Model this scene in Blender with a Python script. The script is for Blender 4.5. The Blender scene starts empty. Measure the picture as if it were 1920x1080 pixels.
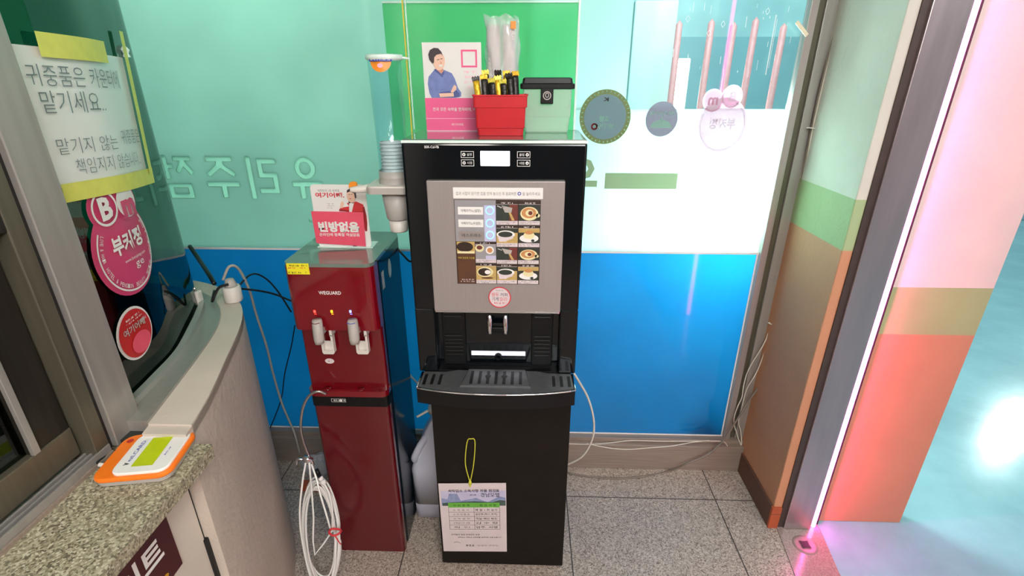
import bpy, bmesh, random
from math import *
from mathutils import Vector, Matrix
random.seed(7)
SC = bpy.context.scene
COL = SC.collection

# ------------------------------------------------------------------ camera, world, light, exposure
CAM_F, CAM_P, CAM_H = 947.0, atan(.422), 1.58
CAM_A = atan(32 / 947 * cos(CAM_P))
cd = bpy.data.cameras.new('camera'); cam = bpy.data.objects.new('camera', cd); COL.objects.link(cam)
cam.location = (0, 0, CAM_H); cam.rotation_euler = (pi / 2 - CAM_P, 0, CAM_A)
cd.sensor_width = 36; cd.lens = CAM_F / 1920 * 36; cd.clip_start = .02; cd.clip_end = 100
SC.camera = cam
w = bpy.data.worlds.new('world'); SC.world = w; w.use_nodes = True
w.node_tree.nodes['Background'].inputs[0].default_value = (.82, .95, 1.0, 1)
w.node_tree.nodes['Background'].inputs[1].default_value = .3
SC.view_settings.view_transform = 'Standard'; SC.view_settings.look = 'None'
SC.view_settings.exposure = 0.25; SC.view_settings.gamma = 1.0

def area(name, loc, target, sx, sy, power, color=(1, 1, 1)):
    l = bpy.data.lights.new(name, 'AREA'); l.shape = 'RECTANGLE'; l.size = sx; l.size_y = sy
    l.energy = power; l.color = color
    o = bpy.data.objects.new(name, l); COL.objects.link(o); o.location = loc
    o.rotation_euler = (Vector(target) - Vector(loc)).to_track_quat('-Z', 'Y').to_euler()
    return o
area('daylight_behind_window', (.80, 2.22, 1.22), (.76, 1.78, 1.20),   .45, .5, 27, (.93, 1, 1))
area('daylight_above_yard', (-1.25, 2.3, 2.8), (-.95, 1.85, 1.6), 2.2, .6, 70, (.9, 1, .98))
area('room_fill', (.6, -1.3, 2.42), (-.5, 1.2, .5), 1.3, .45, 62, (.97, 1, 1))  # added fill lamp to brighten the fronts; there is no entrance here
area('far_yard_fill', (1.2, 3.0, 3.3), (1.2, 6, 1.6), 1.5, 1.0, 90, (.92, 1, 1))  # added fill lamp that brightens the far yard wall and posts
area('hall_lamp', (6.7, 6.05, 3.0), (3.5, 3.2, 0), .32, .32, 110, (.88, 1, 1))
area('hall_lamp_near', (2.5, -1.2, 3.0), (2.2, 1.4, 0), .9, .9, 34, (.9, 1, 1))

# ------------------------------------------------------------------ a point of the place from where it is seen
_h = Vector((-sin(CAM_A), cos(CAM_A), 0)); _r = Vector((cos(CAM_A), sin(CAM_A), 0)); _u = Vector((0, 0, 1))
_F = _h * cos(CAM_P) - _u * sin(CAM_P); _U = _h * sin(CAM_P) + _u * cos(CAM_P); _C = Vector((0, 0, CAM_H))
def at(px, py, ax, v):
    """world point at photo position (px, py) on the plane axis ax = v"""
    d = _F + _r * (px - 960) / CAM_F - _U * (py - 540) / CAM_F
    return _C + d * ((v - _C[ax]) / d[ax])
def aX(px, py, v): return at(px, py, 0, v)
def aY(px, py, v): return at(px, py, 1, v)
def aZ(px, py, v): return at(px, py, 2, v)

# ------------------------------------------------------------------ materials
def lin(c):
    c = c / 255.0
    return c / 12.92 if c <= .04045 else ((c + .055) / 1.055) ** 2.4
def RGB(r, g, b): return (lin(r), lin(g), lin(b), 1)
MATS = {}
def new_mat(name):
    m = bpy.data.materials.new(name); m.use_nodes = True
    nt = m.node_tree; MATS[name] = m
    return m, nt, nt.nodes['Principled BSDF'], nt.nodes['Material Output']
def N(nt, typ, **kw):
    n = nt.nodes.new(typ)
    for k, v in kw.items(): setattr(n, k, v)
    return n
def mat(name, rgb, rough=.5, metal=0, var=.06, scale=30, bump=0, bscale=120, emit=None, estr=0, coat=0, spec=.5, trans=0, alpha=1):
    m, nt, p, out = new_mat(name)
    c = RGB(*rgb)
    tc = N(nt, 'ShaderNodeTexCoord'); no = N(nt, 'ShaderNodeTexNoise'); no.inputs['Scale'].default_value = scale
    no.inputs['Detail'].default_value = 3
    nt.links.new(tc.outputs['Object'], no.inputs['Vector'])
    r = N(nt, 'ShaderNodeValToRGB')
    r.color_ramp.elements[0].position = .3; r.color_ramp.elements[1].position = .7
    r.color_ramp.elements[0].color = (c[0] * (1 - var), c[1] * (1 - var), c[2] * (1 - var), 1)
    r.color_ramp.elements[1].color = (min(1, c[0] * (1 + var)), min(1, c[1] * (1 + var)), min(1, c[2] * (1 + var)), 1)
    nt.links.new(no.outputs['Fac'], r.inputs['Fac']); nt.links.new(r.outputs['Color'], p.inputs['Base Color'])
    p.inputs['Roughness'].default_value = rough; p.inputs['Metallic'].default_value = metal
    p.inputs['Coat Weight'].default_value = coat; p.inputs['Specular IOR Level'].default_value = spec
    p.inputs['Coat Roughness'].default_value = .05
    p.inputs['Transmission Weight'].default_value = trans; p.inputs['Alpha'].default_value = alpha
    if emit:
        p.inputs['Emission Color'].default_value = RGB(*emit); p.inputs['Emission Strength'].default_value = estr
    if bump:
        n2 = N(nt, 'ShaderNodeTexNoise'); n2.inputs['Scale'].default_value = bscale; n2.inputs['Detail'].default_value = 4
        nt.links.new(tc.outputs['Object'], n2.inputs['Vector'])
        b = N(nt, 'ShaderNodeBump'); b.inputs['Strength'].default_value = bump; b.inputs['Distance'].default_value = .004
        nt.links.new(n2.outputs['Fac'], b.inputs['Height']); nt.links.new(b.outputs['Normal'], p.inputs['Normal'])
    return m
def fres(nt, ior):
    """surface Fresnel that is the same from both sides of a thin sheet"""
    g = N(nt, 'ShaderNodeNewGeometry'); m = N(nt, 'ShaderNodeMapRange'); m.inputs[3].default_value = ior; m.inputs[4].default_value = 1 / ior
    nt.links.new(g.outputs['Backfacing'], m.inputs[0]); f = N(nt, 'ShaderNodeFresnel'); nt.links.new(m.outputs[0], f.inputs['IOR']); return f
def pane(name, tint, refl=1.0, rough=.0, ior=1.5):
    """clear tinted sheet: see-through colour plus a Fresnel reflection"""
    m, nt, p, out = new_mat(name); nt.nodes.remove(p)
    t = N(nt, 'ShaderNodeBsdfTransparent'); t.inputs[0].default_value = RGB(*tint)
    g = N(nt, 'ShaderNodeBsdfGlossy'); g.inputs['Roughness'].default_value = rough
    f = fres(nt, ior)
    mu = N(nt, 'ShaderNodeMath', operation='MULTIPLY'); mu.inputs[1].default_value = refl
    x = N(nt, 'ShaderNodeMixShader')
    nt.links.new(f.outputs[0], mu.inputs[0]); nt.links.new(mu.outputs[0], x.inputs[0])
    nt.links.new(t.outputs[0], x.inputs[1]); nt.links.new(g.outputs[0], x.inputs[2]); nt.links.new(x.outputs[0], out.inputs[0])
    return m
def film(name, trans, diff, tw=.6, clear=0, rough=.04, streak=0, ior=1.5):
    """frosted or coloured film on glass: light from behind glows through it, glossy glass in front"""
    m, nt, p, out = new_mat(name); nt.nodes.remove(p)
    tc = N(nt, 'ShaderNodeTexCoord'); mp = N(nt, 'ShaderNodeMapping'); mp.inputs['Scale'].default_value = (1, 1, 8 if streak else 1)
    no = N(nt, 'ShaderNodeTexNoise'); no.inputs['Scale'].default_value = 2.5; no.inputs['Detail'].default_value = 5
    nt.links.new(tc.outputs['Object'], mp.inputs[0]); nt.links.new(mp.outputs[0], no.inputs['Vector'])
    def ramp(c):
        r = N(nt, 'ShaderNodeValToRGB'); c = RGB(*c)
        r.color_ramp.elements[0].position = .3; r.color_ramp.elements[1].position = .7
        r.color_ramp.elements[0].color = (c[0] * .93, c[1] * .93, c[2] * .93, 1); r.color_ramp.elements[1].color = (min(1, c[0] * 1.07), min(1, c[1] * 1.07), min(1, c[2] * 1.07), 1)
        nt.links.new(no.outputs['Fac'], r.inputs[0]); return r.outputs[0]
    t = N(nt, 'ShaderNodeBsdfTranslucent'); nt.links.new(ramp(trans), t.inputs[0])
    d = N(nt, 'ShaderNodeBsdfDiffuse'); nt.links.new(ramp(diff), d.inputs[0])
    x = N(nt, 'ShaderNodeMixShader'); x.inputs[0].default_value = tw
    nt.links.new(d.outputs[0], x.inputs[1]); nt.links.new(t.outputs[0], x.inputs[2]); last = x
    if clear:
        tr = N(nt, 'ShaderNodeBsdfTransparent'); tr.inputs[0].default_value = RGB(*trans)
        y = N(nt, 'ShaderNodeMixShader'); y.inputs[0].default_value = clear
        nt.links.new(last.outputs[0], y.inputs[1]); nt.links.new(tr.outputs[0], y.inputs[2]); last = y
    g = N(nt, 'ShaderNodeBsdfGlossy'); g.inputs['Roughness'].default_value = rough
    f = fres(nt, ior)
    z = N(nt, 'ShaderNodeMixShader'); nt.links.new(f.outputs[0], z.inputs[0])
    nt.links.new(last.outputs[0], z.inputs[1]); nt.links.new(g.outputs[0], z.inputs[2]); nt.links.new(z.outputs[0], out.inputs[0])
    return m

def paint_bands(name, bands, rough=.6, bump=.5, bscale=70):
    """wall paint in horizontal bands; bands = [(z_top, rgb), ...] bottom first, world z through the object's own coordinates"""
    m, nt, p, out = new_mat(name)
    tc = N(nt, 'ShaderNodeTexCoord'); sp = N(nt, 'ShaderNodeSeparateXYZ'); nt.links.new(tc.outputs['Object'], sp.inputs[0])
    dv = N(nt, 'ShaderNodeMath', operation='DIVIDE'); dv.inputs[1].default_value = 3.0; nt.links.new(sp.outputs['Z'], dv.inputs[0])
    r = N(nt, 'ShaderNodeValToRGB'); r.color_ramp.interpolation = 'CONSTANT'
    el = r.color_ramp.elements; el[0].position = 0; el[0].color = RGB(*bands[0][1]); el[1].position = bands[0][0] / 3.0; el[1].color = RGB(*bands[1][1])
    for k in range(2, len(bands)):
        e = el.new(bands[k - 1][0] / 3.0); e.color = RGB(*bands[k][1])
    nt.links.new(dv.outputs[0], r.inputs[0])
    no = N(nt, 'ShaderNodeTexNoise'); no.inputs['Scale'].default_value = 6; no.inputs['Detail'].default_value = 6
    nt.links.new(tc.outputs['Object'], no.inputs['Vector'])
    mr = N(nt, 'ShaderNodeMapRange'); mr.inputs[3].default_value = .88; mr.inputs[4].default_value = 1.1; nt.links.new(no.outputs['Fac'], mr.inputs[0])
    mx = N(nt, 'ShaderNodeVectorMath', operation='SCALE'); nt.links.new(r.outputs[0], mx.inputs[0]); nt.links.new(mr.outputs[0], mx.inputs['Scale'])
    nt.links.new(mx.outputs[0], p.inputs['Base Color']); p.inputs['Roughness'].default_value = rough
    n2 = N(nt, 'ShaderNodeTexNoise'); n2.inputs['Scale'].default_value = bscale; n2.inputs['Detail'].default_value = 5; n2.inputs['Distortion'].default_value = .6
    nt.links.new(tc.outputs['Object'], n2.inputs['Vector'])
    b = N(nt, 'ShaderNodeBump'); b.inputs['Strength'].default_value = bump; b.inputs['Distance'].default_value = .004
    nt.links.new(n2.outputs['Fac'], b.inputs['Height']); nt.links.new(b.outputs[0], p.inputs['Normal'])
    return m

def brushed(name, rgb, rough=.28, sc=(1, 1, 60), amt=.12, metal=.6):
    m, nt, p, out = new_mat(name)
    tc = N(nt, 'ShaderNodeTexCoord'); mp = N(nt, 'ShaderNodeMapping'); mp.inputs['Scale'].default_value = sc
    no = N(nt, 'ShaderNodeTexNoise'); no.inputs['Scale'].default_value = 6; no.inputs['Detail'].default_value = 6
    nt.links.new(tc.outputs['Object'], mp.inputs[0]); nt.links.new(mp.outputs[0], no.inputs['Vector'])
    c = RGB(*rgb); r = N(nt, 'ShaderNodeValToRGB')
    r.color_ramp.elements[0].position = .35; r.color_ramp.elements[1].position = .65
    r.color_ramp.elements[0].color = tuple(v * (1 - amt) for v in c[:3]) + (1,); r.color_ramp.elements[1].color = tuple(min(1, v * (1 + amt)) for v in c[:3]) + (1,)
    nt.links.new(no.outputs['Fac'], r.inputs[0]); nt.links.new(r.outputs[0], p.inputs['Base Color'])
    p.inputs['Metallic'].default_value = metal; p.inputs['Roughness'].default_value = rough
    mr = N(nt, 'ShaderNodeMapRange'); mr.inputs[3].default_value = rough * .8; mr.inputs[4].default_value = rough * 1.3
    nt.links.new(no.outputs['Fac'], mr.inputs[0]); nt.links.new(mr.outputs[0], p.inputs['Roughness'])
    return m

def speckle(name, cols, scale, rough=.35, tile=None, bump=0):
    """stone made of coloured grains; tile=(x0, y0, step) cuts joints"""
    m, nt, p, out = new_mat(name)
    tc = N(nt, 'ShaderNodeTexCoord')
    v = N(nt, 'ShaderNodeTexVoronoi'); v.inputs['Scale'].default_value = scale; nt.links.new(tc.outputs['Object'], v.inputs['Vector'])
    sp = N(nt, 'ShaderNodeSeparateColor'); nt.links.new(v.outputs['Color'], sp.inputs[0])
    r = N(nt, 'ShaderNodeValToRGB'); r.color_ramp.interpolation = 'CONSTANT'; el = r.color_ramp.elements
    el[0].color = RGB(*cols[0][1]); el[1].position = cols[0][0]; el[1].color = RGB(*cols[1][1])
    for k in range(2, len(cols)):
        e = el.new(cols[k - 1][0]); e.color = RGB(*cols[k][1])
    nt.links.new(sp.outputs[0], r.inputs[0])
    no = N(nt, 'ShaderNodeTexNoise'); no.inputs['Scale'].default_value = 3.5; no.inputs['Detail'].default_value = 6; nt.links.new(tc.outputs['Object'], no.inputs['Vector'])
    mr = N(nt, 'ShaderNodeMapRange'); mr.inputs[3].default_value = .8; mr.inputs[4].default_value = 1.15; nt.links.new(no.outputs['Fac'], mr.inputs[0])
    mx = N(nt, 'ShaderNodeVectorMath', operation='SCALE'); nt.links.new(r.outputs[0], mx.inputs[0]); nt.links.new(mr.outputs[0], mx.inputs['Scale'])
    last = mx.outputs[0]
    if tile:
        s3 = N(nt, 'ShaderNodeSeparateXYZ'); nt.links.new(tc.outputs['Object'], s3.inputs[0]); ms = []
        for ax, o0 in (('X', tile[0]), ('Y', tile[1])):
            a = N(nt, 'ShaderNodeMath', operation='SUBTRACT'); a.inputs[1].default_value = o0 - 60 * tile[2] - tile[2] / 2; nt.links.new(s3.outputs[ax], a.inputs[0])
            b = N(nt, 'ShaderNodeMath', operation='MODULO'); b.inputs[1].default_value = tile[2]; nt.links.new(a.outputs[0], b.inputs[0])
            c = N(nt, 'ShaderNodeMath', operation='SUBTRACT'); c.inputs[1].default_value = tile[2] / 2; nt.links.new(b.outputs[0], c.inputs[0])
            d = N(nt, 'ShaderNodeMath', operation='ABSOLUTE'); nt.links.new(c.outputs[0], d.inputs[0])
            e = N(nt, 'ShaderNodeMath', operation='LESS_THAN'); e.inputs[1].default_value = .0022; nt.links.new(d.outputs[0], e.inputs[0]); ms.append(e)
        mm = N(nt, 'ShaderNodeMath', operation='MAXIMUM'); nt.links.new(ms[0].outputs[0], mm.inputs[0]); nt.links.new(ms[1].outputs[0], mm.inputs[1])
        mc = N(nt, 'ShaderNodeMix', data_type='RGBA'); nt.links.new(mm.outputs[0], mc.inputs[0]); nt.links.new(last, mc.inputs[6]); mc.inputs[7].default_value = RGB(62, 55, 50)
        last = mc.outputs[2]
    nt.links.new(last, p.inputs['Base Color']); p.inputs['Roughness'].default_value = rough
    return m

def worn_floor(name):
    m, nt, p, out = new_mat(name)
    tc = N(nt, 'ShaderNodeTexCoord')
    n1 = N(nt, 'ShaderNodeTexNoise'); n1.inputs['Scale'].default_value = 2.2; n1.inputs['Detail'].default_value = 9; n1.inputs['Roughness'].default_value = .62
    nt.links.new(tc.outputs['Object'], n1.inputs['Vector'])
    r = N(nt, 'ShaderNodeValToRGB'); el = r.color_ramp.elements
    el[0].position = .28; el[0].color = RGB(128, 180, 188); el[1].position = .66; el[1].color = RGB(150, 206, 212)
    nt.links.new(n1.outputs['Fac'], r.inputs[0])
    mp = N(nt, 'ShaderNodeMapping'); mp.inputs['Rotation'].default_value = (0, 0, .7); mp.inputs['Scale'].default_value = (2.2, 14, 1)
    n2 = N(nt, 'ShaderNodeTexNoise'); n2.inputs['Scale'].default_value = 1.6; n2.inputs['Detail'].default_value = 8; n2.inputs['Roughness'].default_value = .7
    nt.links.new(tc.outputs['Object'], mp.inputs[0]); nt.links.new(mp.outputs[0], n2.inputs['Vector'])
    r2 = N(nt, 'ShaderNodeValToRGB'); e2 = r2.color_ramp.elements; e2[0].position = .66; e2[0].color = (0, 0, 0, 1); e2[1].position = .76; e2[1].color = (1, 1, 1, 1)
    nt.links.new(n2.outputs['Fac'], r2.inputs[0])
    mc = N(nt, 'ShaderNodeMix', data_type='RGBA'); nt.links.new(r2.outputs[0], mc.inputs[0]); nt.links.new(r.outputs[0], mc.inputs[6]); mc.inputs[7].default_value = RGB(104, 146, 138)
    nt.links.new(mc.outputs[2], p.inputs['Base Color']); p.inputs['Roughness'].default_value = .16
    b = N(nt, 'ShaderNodeBump'); b.inputs['Strength'].default_value = .12; b.inputs['Distance'].default_value = .01; nt.links.new(n1.outputs['Fac'], b.inputs['Height']); nt.links.new(b.outputs[0], p.inputs['Normal'])
    return m

TERRAZZO = speckle('terrazzo', [(.12, (118, 104, 95)), (.34, (150, 136, 125)), (.66, (170, 156, 144)), (.86, (184, 170, 158)), (1, (200, 188, 176))], 260, .38, (.172, 1.57, .6))
GRANITE = speckle('granite', [(.15, (104, 97, 80)), (.4, (134, 126, 104)), (.68, (158, 150, 126)), (.88, (176, 168, 144)), (1, (196, 190, 168))], 300, .35)
THRESH = speckle('threshold_stone', [(.5, (150, 132, 126)), (.8, (162, 145, 138)), (1, (140, 124, 118))], 260, .16)
AQUA = worn_floor('painted_floor')
PILLAR = paint_bands('banded_paint', [(1.098, (196, 138, 102)), (1.250, (160, 178, 130)), (3, (206, 202, 188))], .7, .55, 60)
OUTER = paint_bands('banded_paint_pink_lit', [(.802, (208, 136, 106)), (.967, (168, 172, 122)), (3, (228, 206, 196))], .55, .12, 30)  # cream, green and terracotta with the strip's pink light put into the colours
CREAM = mat('cream_plaster', (206, 193, 180), .65, var=.05, scale=5, bump=.8, bscale=45)
CREAMP = mat('cream_panel', (206, 197, 184), .6, var=.04, scale=6, bump=.15, bscale=60)
WALLN = mat('near_wall', (112, 108, 102), .8, var=.05, scale=4)
WALLW = mat('white_wall', (200, 196, 188), .8, var=.03, scale=4, bump=.2)
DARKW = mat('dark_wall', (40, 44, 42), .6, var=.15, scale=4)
BASEB = mat('brown_base', (96, 62, 48), .5, var=.12, scale=14, bump=.2)
BASEO = mat('orange_base', (176, 84, 50), .5, var=.12, scale=14, bump=.2)
STEEL = brushed('brushed_steel', (172, 174, 168), .36, (1, 1, 10), .05, .35)
STEELD = brushed('dull_steel', (158, 142, 130), .38, (1, 30, 30), .1, .35)
STEELV = brushed('upright_steel', (168, 164, 158), .36, (12, 12, .6), .05, .5)
STEELJ = brushed('jamb_steel', (176, 160, 160), .3, (5, 5, .5), .05, .8)
ALUB = brushed('bronze_aluminium', (104, 99, 84), .36, (20, 20, 1), .06, .5)
ALUD = brushed('dark_aluminium', (54, 50, 44), .38, (20, 20, 1))
CHROME = mat('chrome', (222, 222, 226), .1, 1, var=.02)
WSTEEL = mat('worn_chrome', (190, 186, 184), .25, 1, var=.08)
BLACKG = mat('black_gloss', (8, 13, 17), .1, var=.1, scale=3, spec=.4)
BLACKM = mat('black_plastic', (17, 18, 19), .4, var=.12, scale=40, spec=.25)
BLACKR = mat('black_recess', (9, 9, 10), .35, var=.1)
CABIN = mat('dark_brown_laminate', (28, 24, 20), .55, var=.12, scale=18, bump=.05, spec=.15)
GREYP = brushed('grey_panel', (158, 150, 147), .42, (40, 1, 1), .03, .35)
GREYT = mat('grey_tray', (104, 106, 108), .3, .5, var=.08, scale=60)
WHITE = mat('white_paper', (232, 230, 226), .6, var=.015, scale=12)
WHITEG = mat('white_gloss', (236, 234, 230), .25, var=.015, scale=12, coat=.3)
WPLAS = mat('white_plastic', (218, 212, 204), .38, var=.03, scale=25)
GPLAS = mat('grey_plastic', (176, 170, 164), .4, var=.03, scale=25)
CABLE = mat('cable_grey', (176, 170, 160), .5, var=.05)
CABLEW = mat('cable_white', (214, 206, 192), .5, var=.05)
CABLEG = mat('cable_dull', (124, 112, 100), .55, var=.06)
CABLEB = mat('cable_black', (18, 18, 20), .45, var=.1)
RED = mat('red_gloss', (118, 8, 22), .12, var=.07, scale=5, coat=.6)
REDD = mat('red_recess', (104, 8, 18), .2, var=.07, scale=5, coat=.4)
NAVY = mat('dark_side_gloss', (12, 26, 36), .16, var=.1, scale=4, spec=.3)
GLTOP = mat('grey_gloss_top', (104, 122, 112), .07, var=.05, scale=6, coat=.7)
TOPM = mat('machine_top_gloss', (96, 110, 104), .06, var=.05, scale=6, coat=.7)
PINK = mat('pink_print', (240, 96, 146), .45, var=.02)
PINKL = mat('pink_line', (252, 190, 208), .45, var=.02)
PINKC = mat('coral_pink_card', (236, 88, 112), .35, var=.03)
PINKS = mat('pink_sticker', (206, 66, 112), .4, var=.04, scale=6)
REDS = mat('red_sticker', (196, 40, 40), .4, var=.06, scale=8)
REDT = mat('red_ink', (214, 52, 62), .5, var=.02)
REDB = mat('red_plastic', (198, 32, 42), .36, var=.05, scale=20)
SKIN = mat('print_skin', (238, 196, 172), .5, var=.02)
SKIN2 = mat('print_skin_shade', (214, 150, 124), .5, var=.02)
HAIR = mat('print_hair', (58, 46, 52), .5, var=.05)
DENIM = mat('print_denim', (116, 130, 186), .5, var=.12, scale=60)
DENIM2 = mat('print_denim_dark', (82, 94, 150), .5, var=.12, scale=60)
REDJ = mat('print_red_jacket', (206, 52, 54), .5, var=.06, scale=40)
REDJ2 = mat('print_red_jacket_dark', (150, 30, 36), .5, var=.06, scale=40)
ORANGE = mat('orange_print', (250, 148, 44), .45, var=.04)
ORANGEP = mat('orange_plastic', (246, 122, 28), .3, var=.03)
INK = mat('black_ink', (34, 32, 32), .5, var=.05)
INKG = mat('grey_ink', (128, 124, 122), .5, var=.03)
INKB = mat('blue_ink', (70, 84, 170), .5, var=.05)
PENCIL = mat('pen_ink', (118, 126, 128), .5, var=.1)
LCD = mat('lime_display', (188, 204, 10), .3, var=.06, scale=40)
YELL = mat('yellow_tape', (222, 220, 100), .5, var=.05, scale=40)
YELS = mat('yellow_label', (238, 226, 40), .5, var=.04)
YSTR = mat('yellow_string', (206, 204, 60), .5, var=.08)
GOLD = mat('gold_foil', (224, 178, 36), .3, .35, var=.2, scale=160, bump=.5, bscale=160)
BLKF = mat('black_foil', (34, 30, 26), .28, .2, var=.3, scale=160, bump=.5, bscale=160)
GOLDL = mat('pale_gold_foil', (232, 220, 90), .3, .3, var=.2, scale=160, bump=.5, bscale=160)
BROWN = mat('brown_print', (88, 54, 34), .5, var=.08, scale=40)
BEAN = mat('coffee_brown', (48, 30, 20), .5, var=.3, scale=300)
LATTE = mat('latte_print', (196, 136, 84), .5, var=.12, scale=200)
CREAMC = mat('cream_print', (226, 218, 170), .5, var=.05)
TAN = mat('tan_print', (190, 160, 96), .5, var=.12, scale=120)
DGREEN = mat('dark_green_print', (46, 52, 44), .5, var=.15, scale=100)
REDBR = mat('red_brown_print', (110, 52, 42), .5, var=.12)
GREYB = mat('grey_blue_print', (150, 148, 150), .45, var=.02)
LAVEN = mat('pale_lilac_print', (190, 188, 214), .5, var=.04)
GREENB = mat('green_print', (104, 178, 66), .5, var=.05)
MOUNT = mat('mountain_print', (136, 148, 184), .5, var=.15, scale=60)
TREEP = mat('treeline_print', (72, 92, 88), .5, var=.2, scale=90)
PAPERP = mat('pinkish_paper', (214, 202, 204), .55, var=.02)
MAROON = mat('maroon_board', (70, 18, 26), .35, var=.05)
TANC = mat('tan_card', (190, 156, 116), .6, var=.08, scale=20)
CUPW = mat('paper_cup_white', (224, 220, 214), .5, var=.02)
CYANR = mat('lit_ring', (150, 220, 250), .3, emit=(130, 214, 255), estr=1.0)
SCREEN = mat('lit_screen', (240, 244, 255), .3, emit=(244, 248, 255), estr=2.4)
STRIPL = mat('strip_reflection', (220, 220, 230), .3, emit=(222, 222, 238), estr=.95)
LEDP = mat('pink_led', (255, 170, 220), .4, emit=(255, 62, 168), estr=95)
LEDPN = mat('pink_led_near', (255, 170, 220), .4, emit=(255, 62, 168), estr=13)
LEDC = mat('pink_led_core', (255, 210, 235), .4, emit=(255, 176, 226), estr=9)
LEDR = mat('red_led', (255, 80, 60), .4, emit=(255, 60, 50), estr=2.5)
LEDY = mat('amber_led', (255, 190, 40), .4, emit=(255, 180, 30), estr=2.5)
LEDB = mat('blue_led', (110, 130, 255), .4, emit=(120, 140, 255), estr=3)
LAMPE = mat('lamp_diffuser', (255, 255, 250), .5, emit=(255, 246, 236), estr=26)
DARKG = mat('dark_gap', (28, 24, 22), .6, var=.1)
GAPB = mat('gap_shade_brown', (74, 62, 56), .45, .3, var=.1)
RUBBER = mat('black_rubber', (16, 16, 17), .55, var=.1)
REDPOST = mat('hazed_red_post', (214, 140, 144), .5, var=.1)  # post red paled, with haze put into the colour
YARDW = mat('yard_wall_paint', (150, 190, 200), .7, var=.08, scale=2)
YARDC = mat('yard_pillar_paint', (206, 226, 220), .6, var=.05, scale=2)
YARDH = mat('yard_haze', (190, 222, 228), .7, var=.15, scale=2)  # upper yard wall, haze put into its pale colour
CLEARG = pane('clear_glass', (226, 246, 244), 1.0)
GREENG = pane('green_tinted_glass', (84, 152, 136), 1.0, 0, 1.5)
DARKGL = pane('window_glass', (150, 172, 158), .9)
ACRY = pane('clear_acrylic', (246, 252, 248), .08)
ACRYB = pane('bluish_acrylic', (243, 251, 254), .5, .03)
ACRYE = mat('acrylic_edge', (226, 246, 236), .15, var=.02, coat=.4)
ACRYY = mat('yellow_edge_tape', (226, 204, 66), .4, var=.05)
CLEARP = film('clear_plastic_wrap', (252, 250, 252), (252, 250, 250), .4, .6, .12)
JUGM = film('milky_plastic', (224, 222, 234), (214, 212, 226), .25, 0, .3)
JUGL = film('milky_plastic_full', (190, 186, 198), (182, 178, 192), .2, 0, .3)
CANP = film('clear_canister_plastic', (238, 254, 242), (240, 254, 244), .3, .55, .06, 0, 1.3)
FROST = film('frosted_film', (196, 229, 215), (118, 150, 140), .74, 0, .05)
FROSTR = film('frosted_film_pale', (212, 238, 232), (136, 164, 158), .75, 0, .05)
BLUEF = film('blue_film', (84, 194, 230), (6, 104, 172), .55, 0, .05)
GREENF = film('green_film', (206, 255, 224), (116, 240, 164), .66, 0, .08)
LETTER = film('pale_vinyl', (206, 246, 228), (190, 236, 214), .7, 0, .3)
LETTERG = film('olive_vinyl', (150, 166, 130), (160, 180, 146), .35, 0, .3)
STKGREY = film('grey_sticker_back', (70, 120, 124), (118, 152, 158), .06, 0, .3)
STKOLV = film('olive_sticker_back', (96, 120, 60), (120, 138, 84), .06, 0, .3)
STKLIL = film('lilac_sticker_back', (120, 130, 150), (142, 150, 166), .10, 0, .3)
STKPNK = film('pink_sticker_back', (216, 176, 196), (214, 170, 186), .5, 0, .3)
STKPN2 = film('white_sticker_back', (236, 226, 232), (226, 216, 222), .5, 0, .3)
SCUFF = mat('white_scuff', (240, 248, 248), .6)

# ------------------------------------------------------------------ mesh builder
def smooth_path(pts, n=8):
    P = [Vector(p) for p in pts]
    if len(P) < 3: return P
    Q = [P[0] * 2 - P[1]] + P + [P[-1] * 2 - P[-2]]; out = []
    for i in range(1, len(Q) - 2):
        a, b, c, d = Q[i - 1:i + 3]
        for k in range(n):
            t = k / n
            out.append(.5 * ((2 * b) + (c - a) * t + (2 * a - 5 * b + 4 * c - d) * t * t + (3 * b - a - 3 * c + d) * t ** 3))
    out.append(P[-1]); return out
TEXTC = {}; TEXTO = {}
def text_geo(s, offset=0.0):
    """verts, faces and extents of a line of writing, height of a Korean syllable about 1"""
    key = (s, offset)
    if key in TEXTC: return TEXTC[key]
    if 'o' not in TEXTO:
        c = bpy.data.curves.new('t', 'FONT'); c.size = 1; c.resolution_u = 2; c.fill_mode = 'FRONT'; TEXTO['o'] = bpy.data.objects.new('t', c)
    o = TEXTO['o']; c = o.data; c.body = s; c.offset = offset
    me = bpy.data.meshes.new_from_object(o)
    vs = [(v.co.x, v.co.y) for v in me.vertices]; fs = [tuple(p.vertices) for p in me.polygons]
    bpy.data.meshes.remove(me)
    if not vs: vs = [(0, 0)]; fs = []
    xs = [v[0] for v in vs]; ys = [v[1] for v in vs]
    TEXTC[key] = (vs, fs, (min(xs), max(xs), min(ys), max(ys))); return TEXTC[key]

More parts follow.
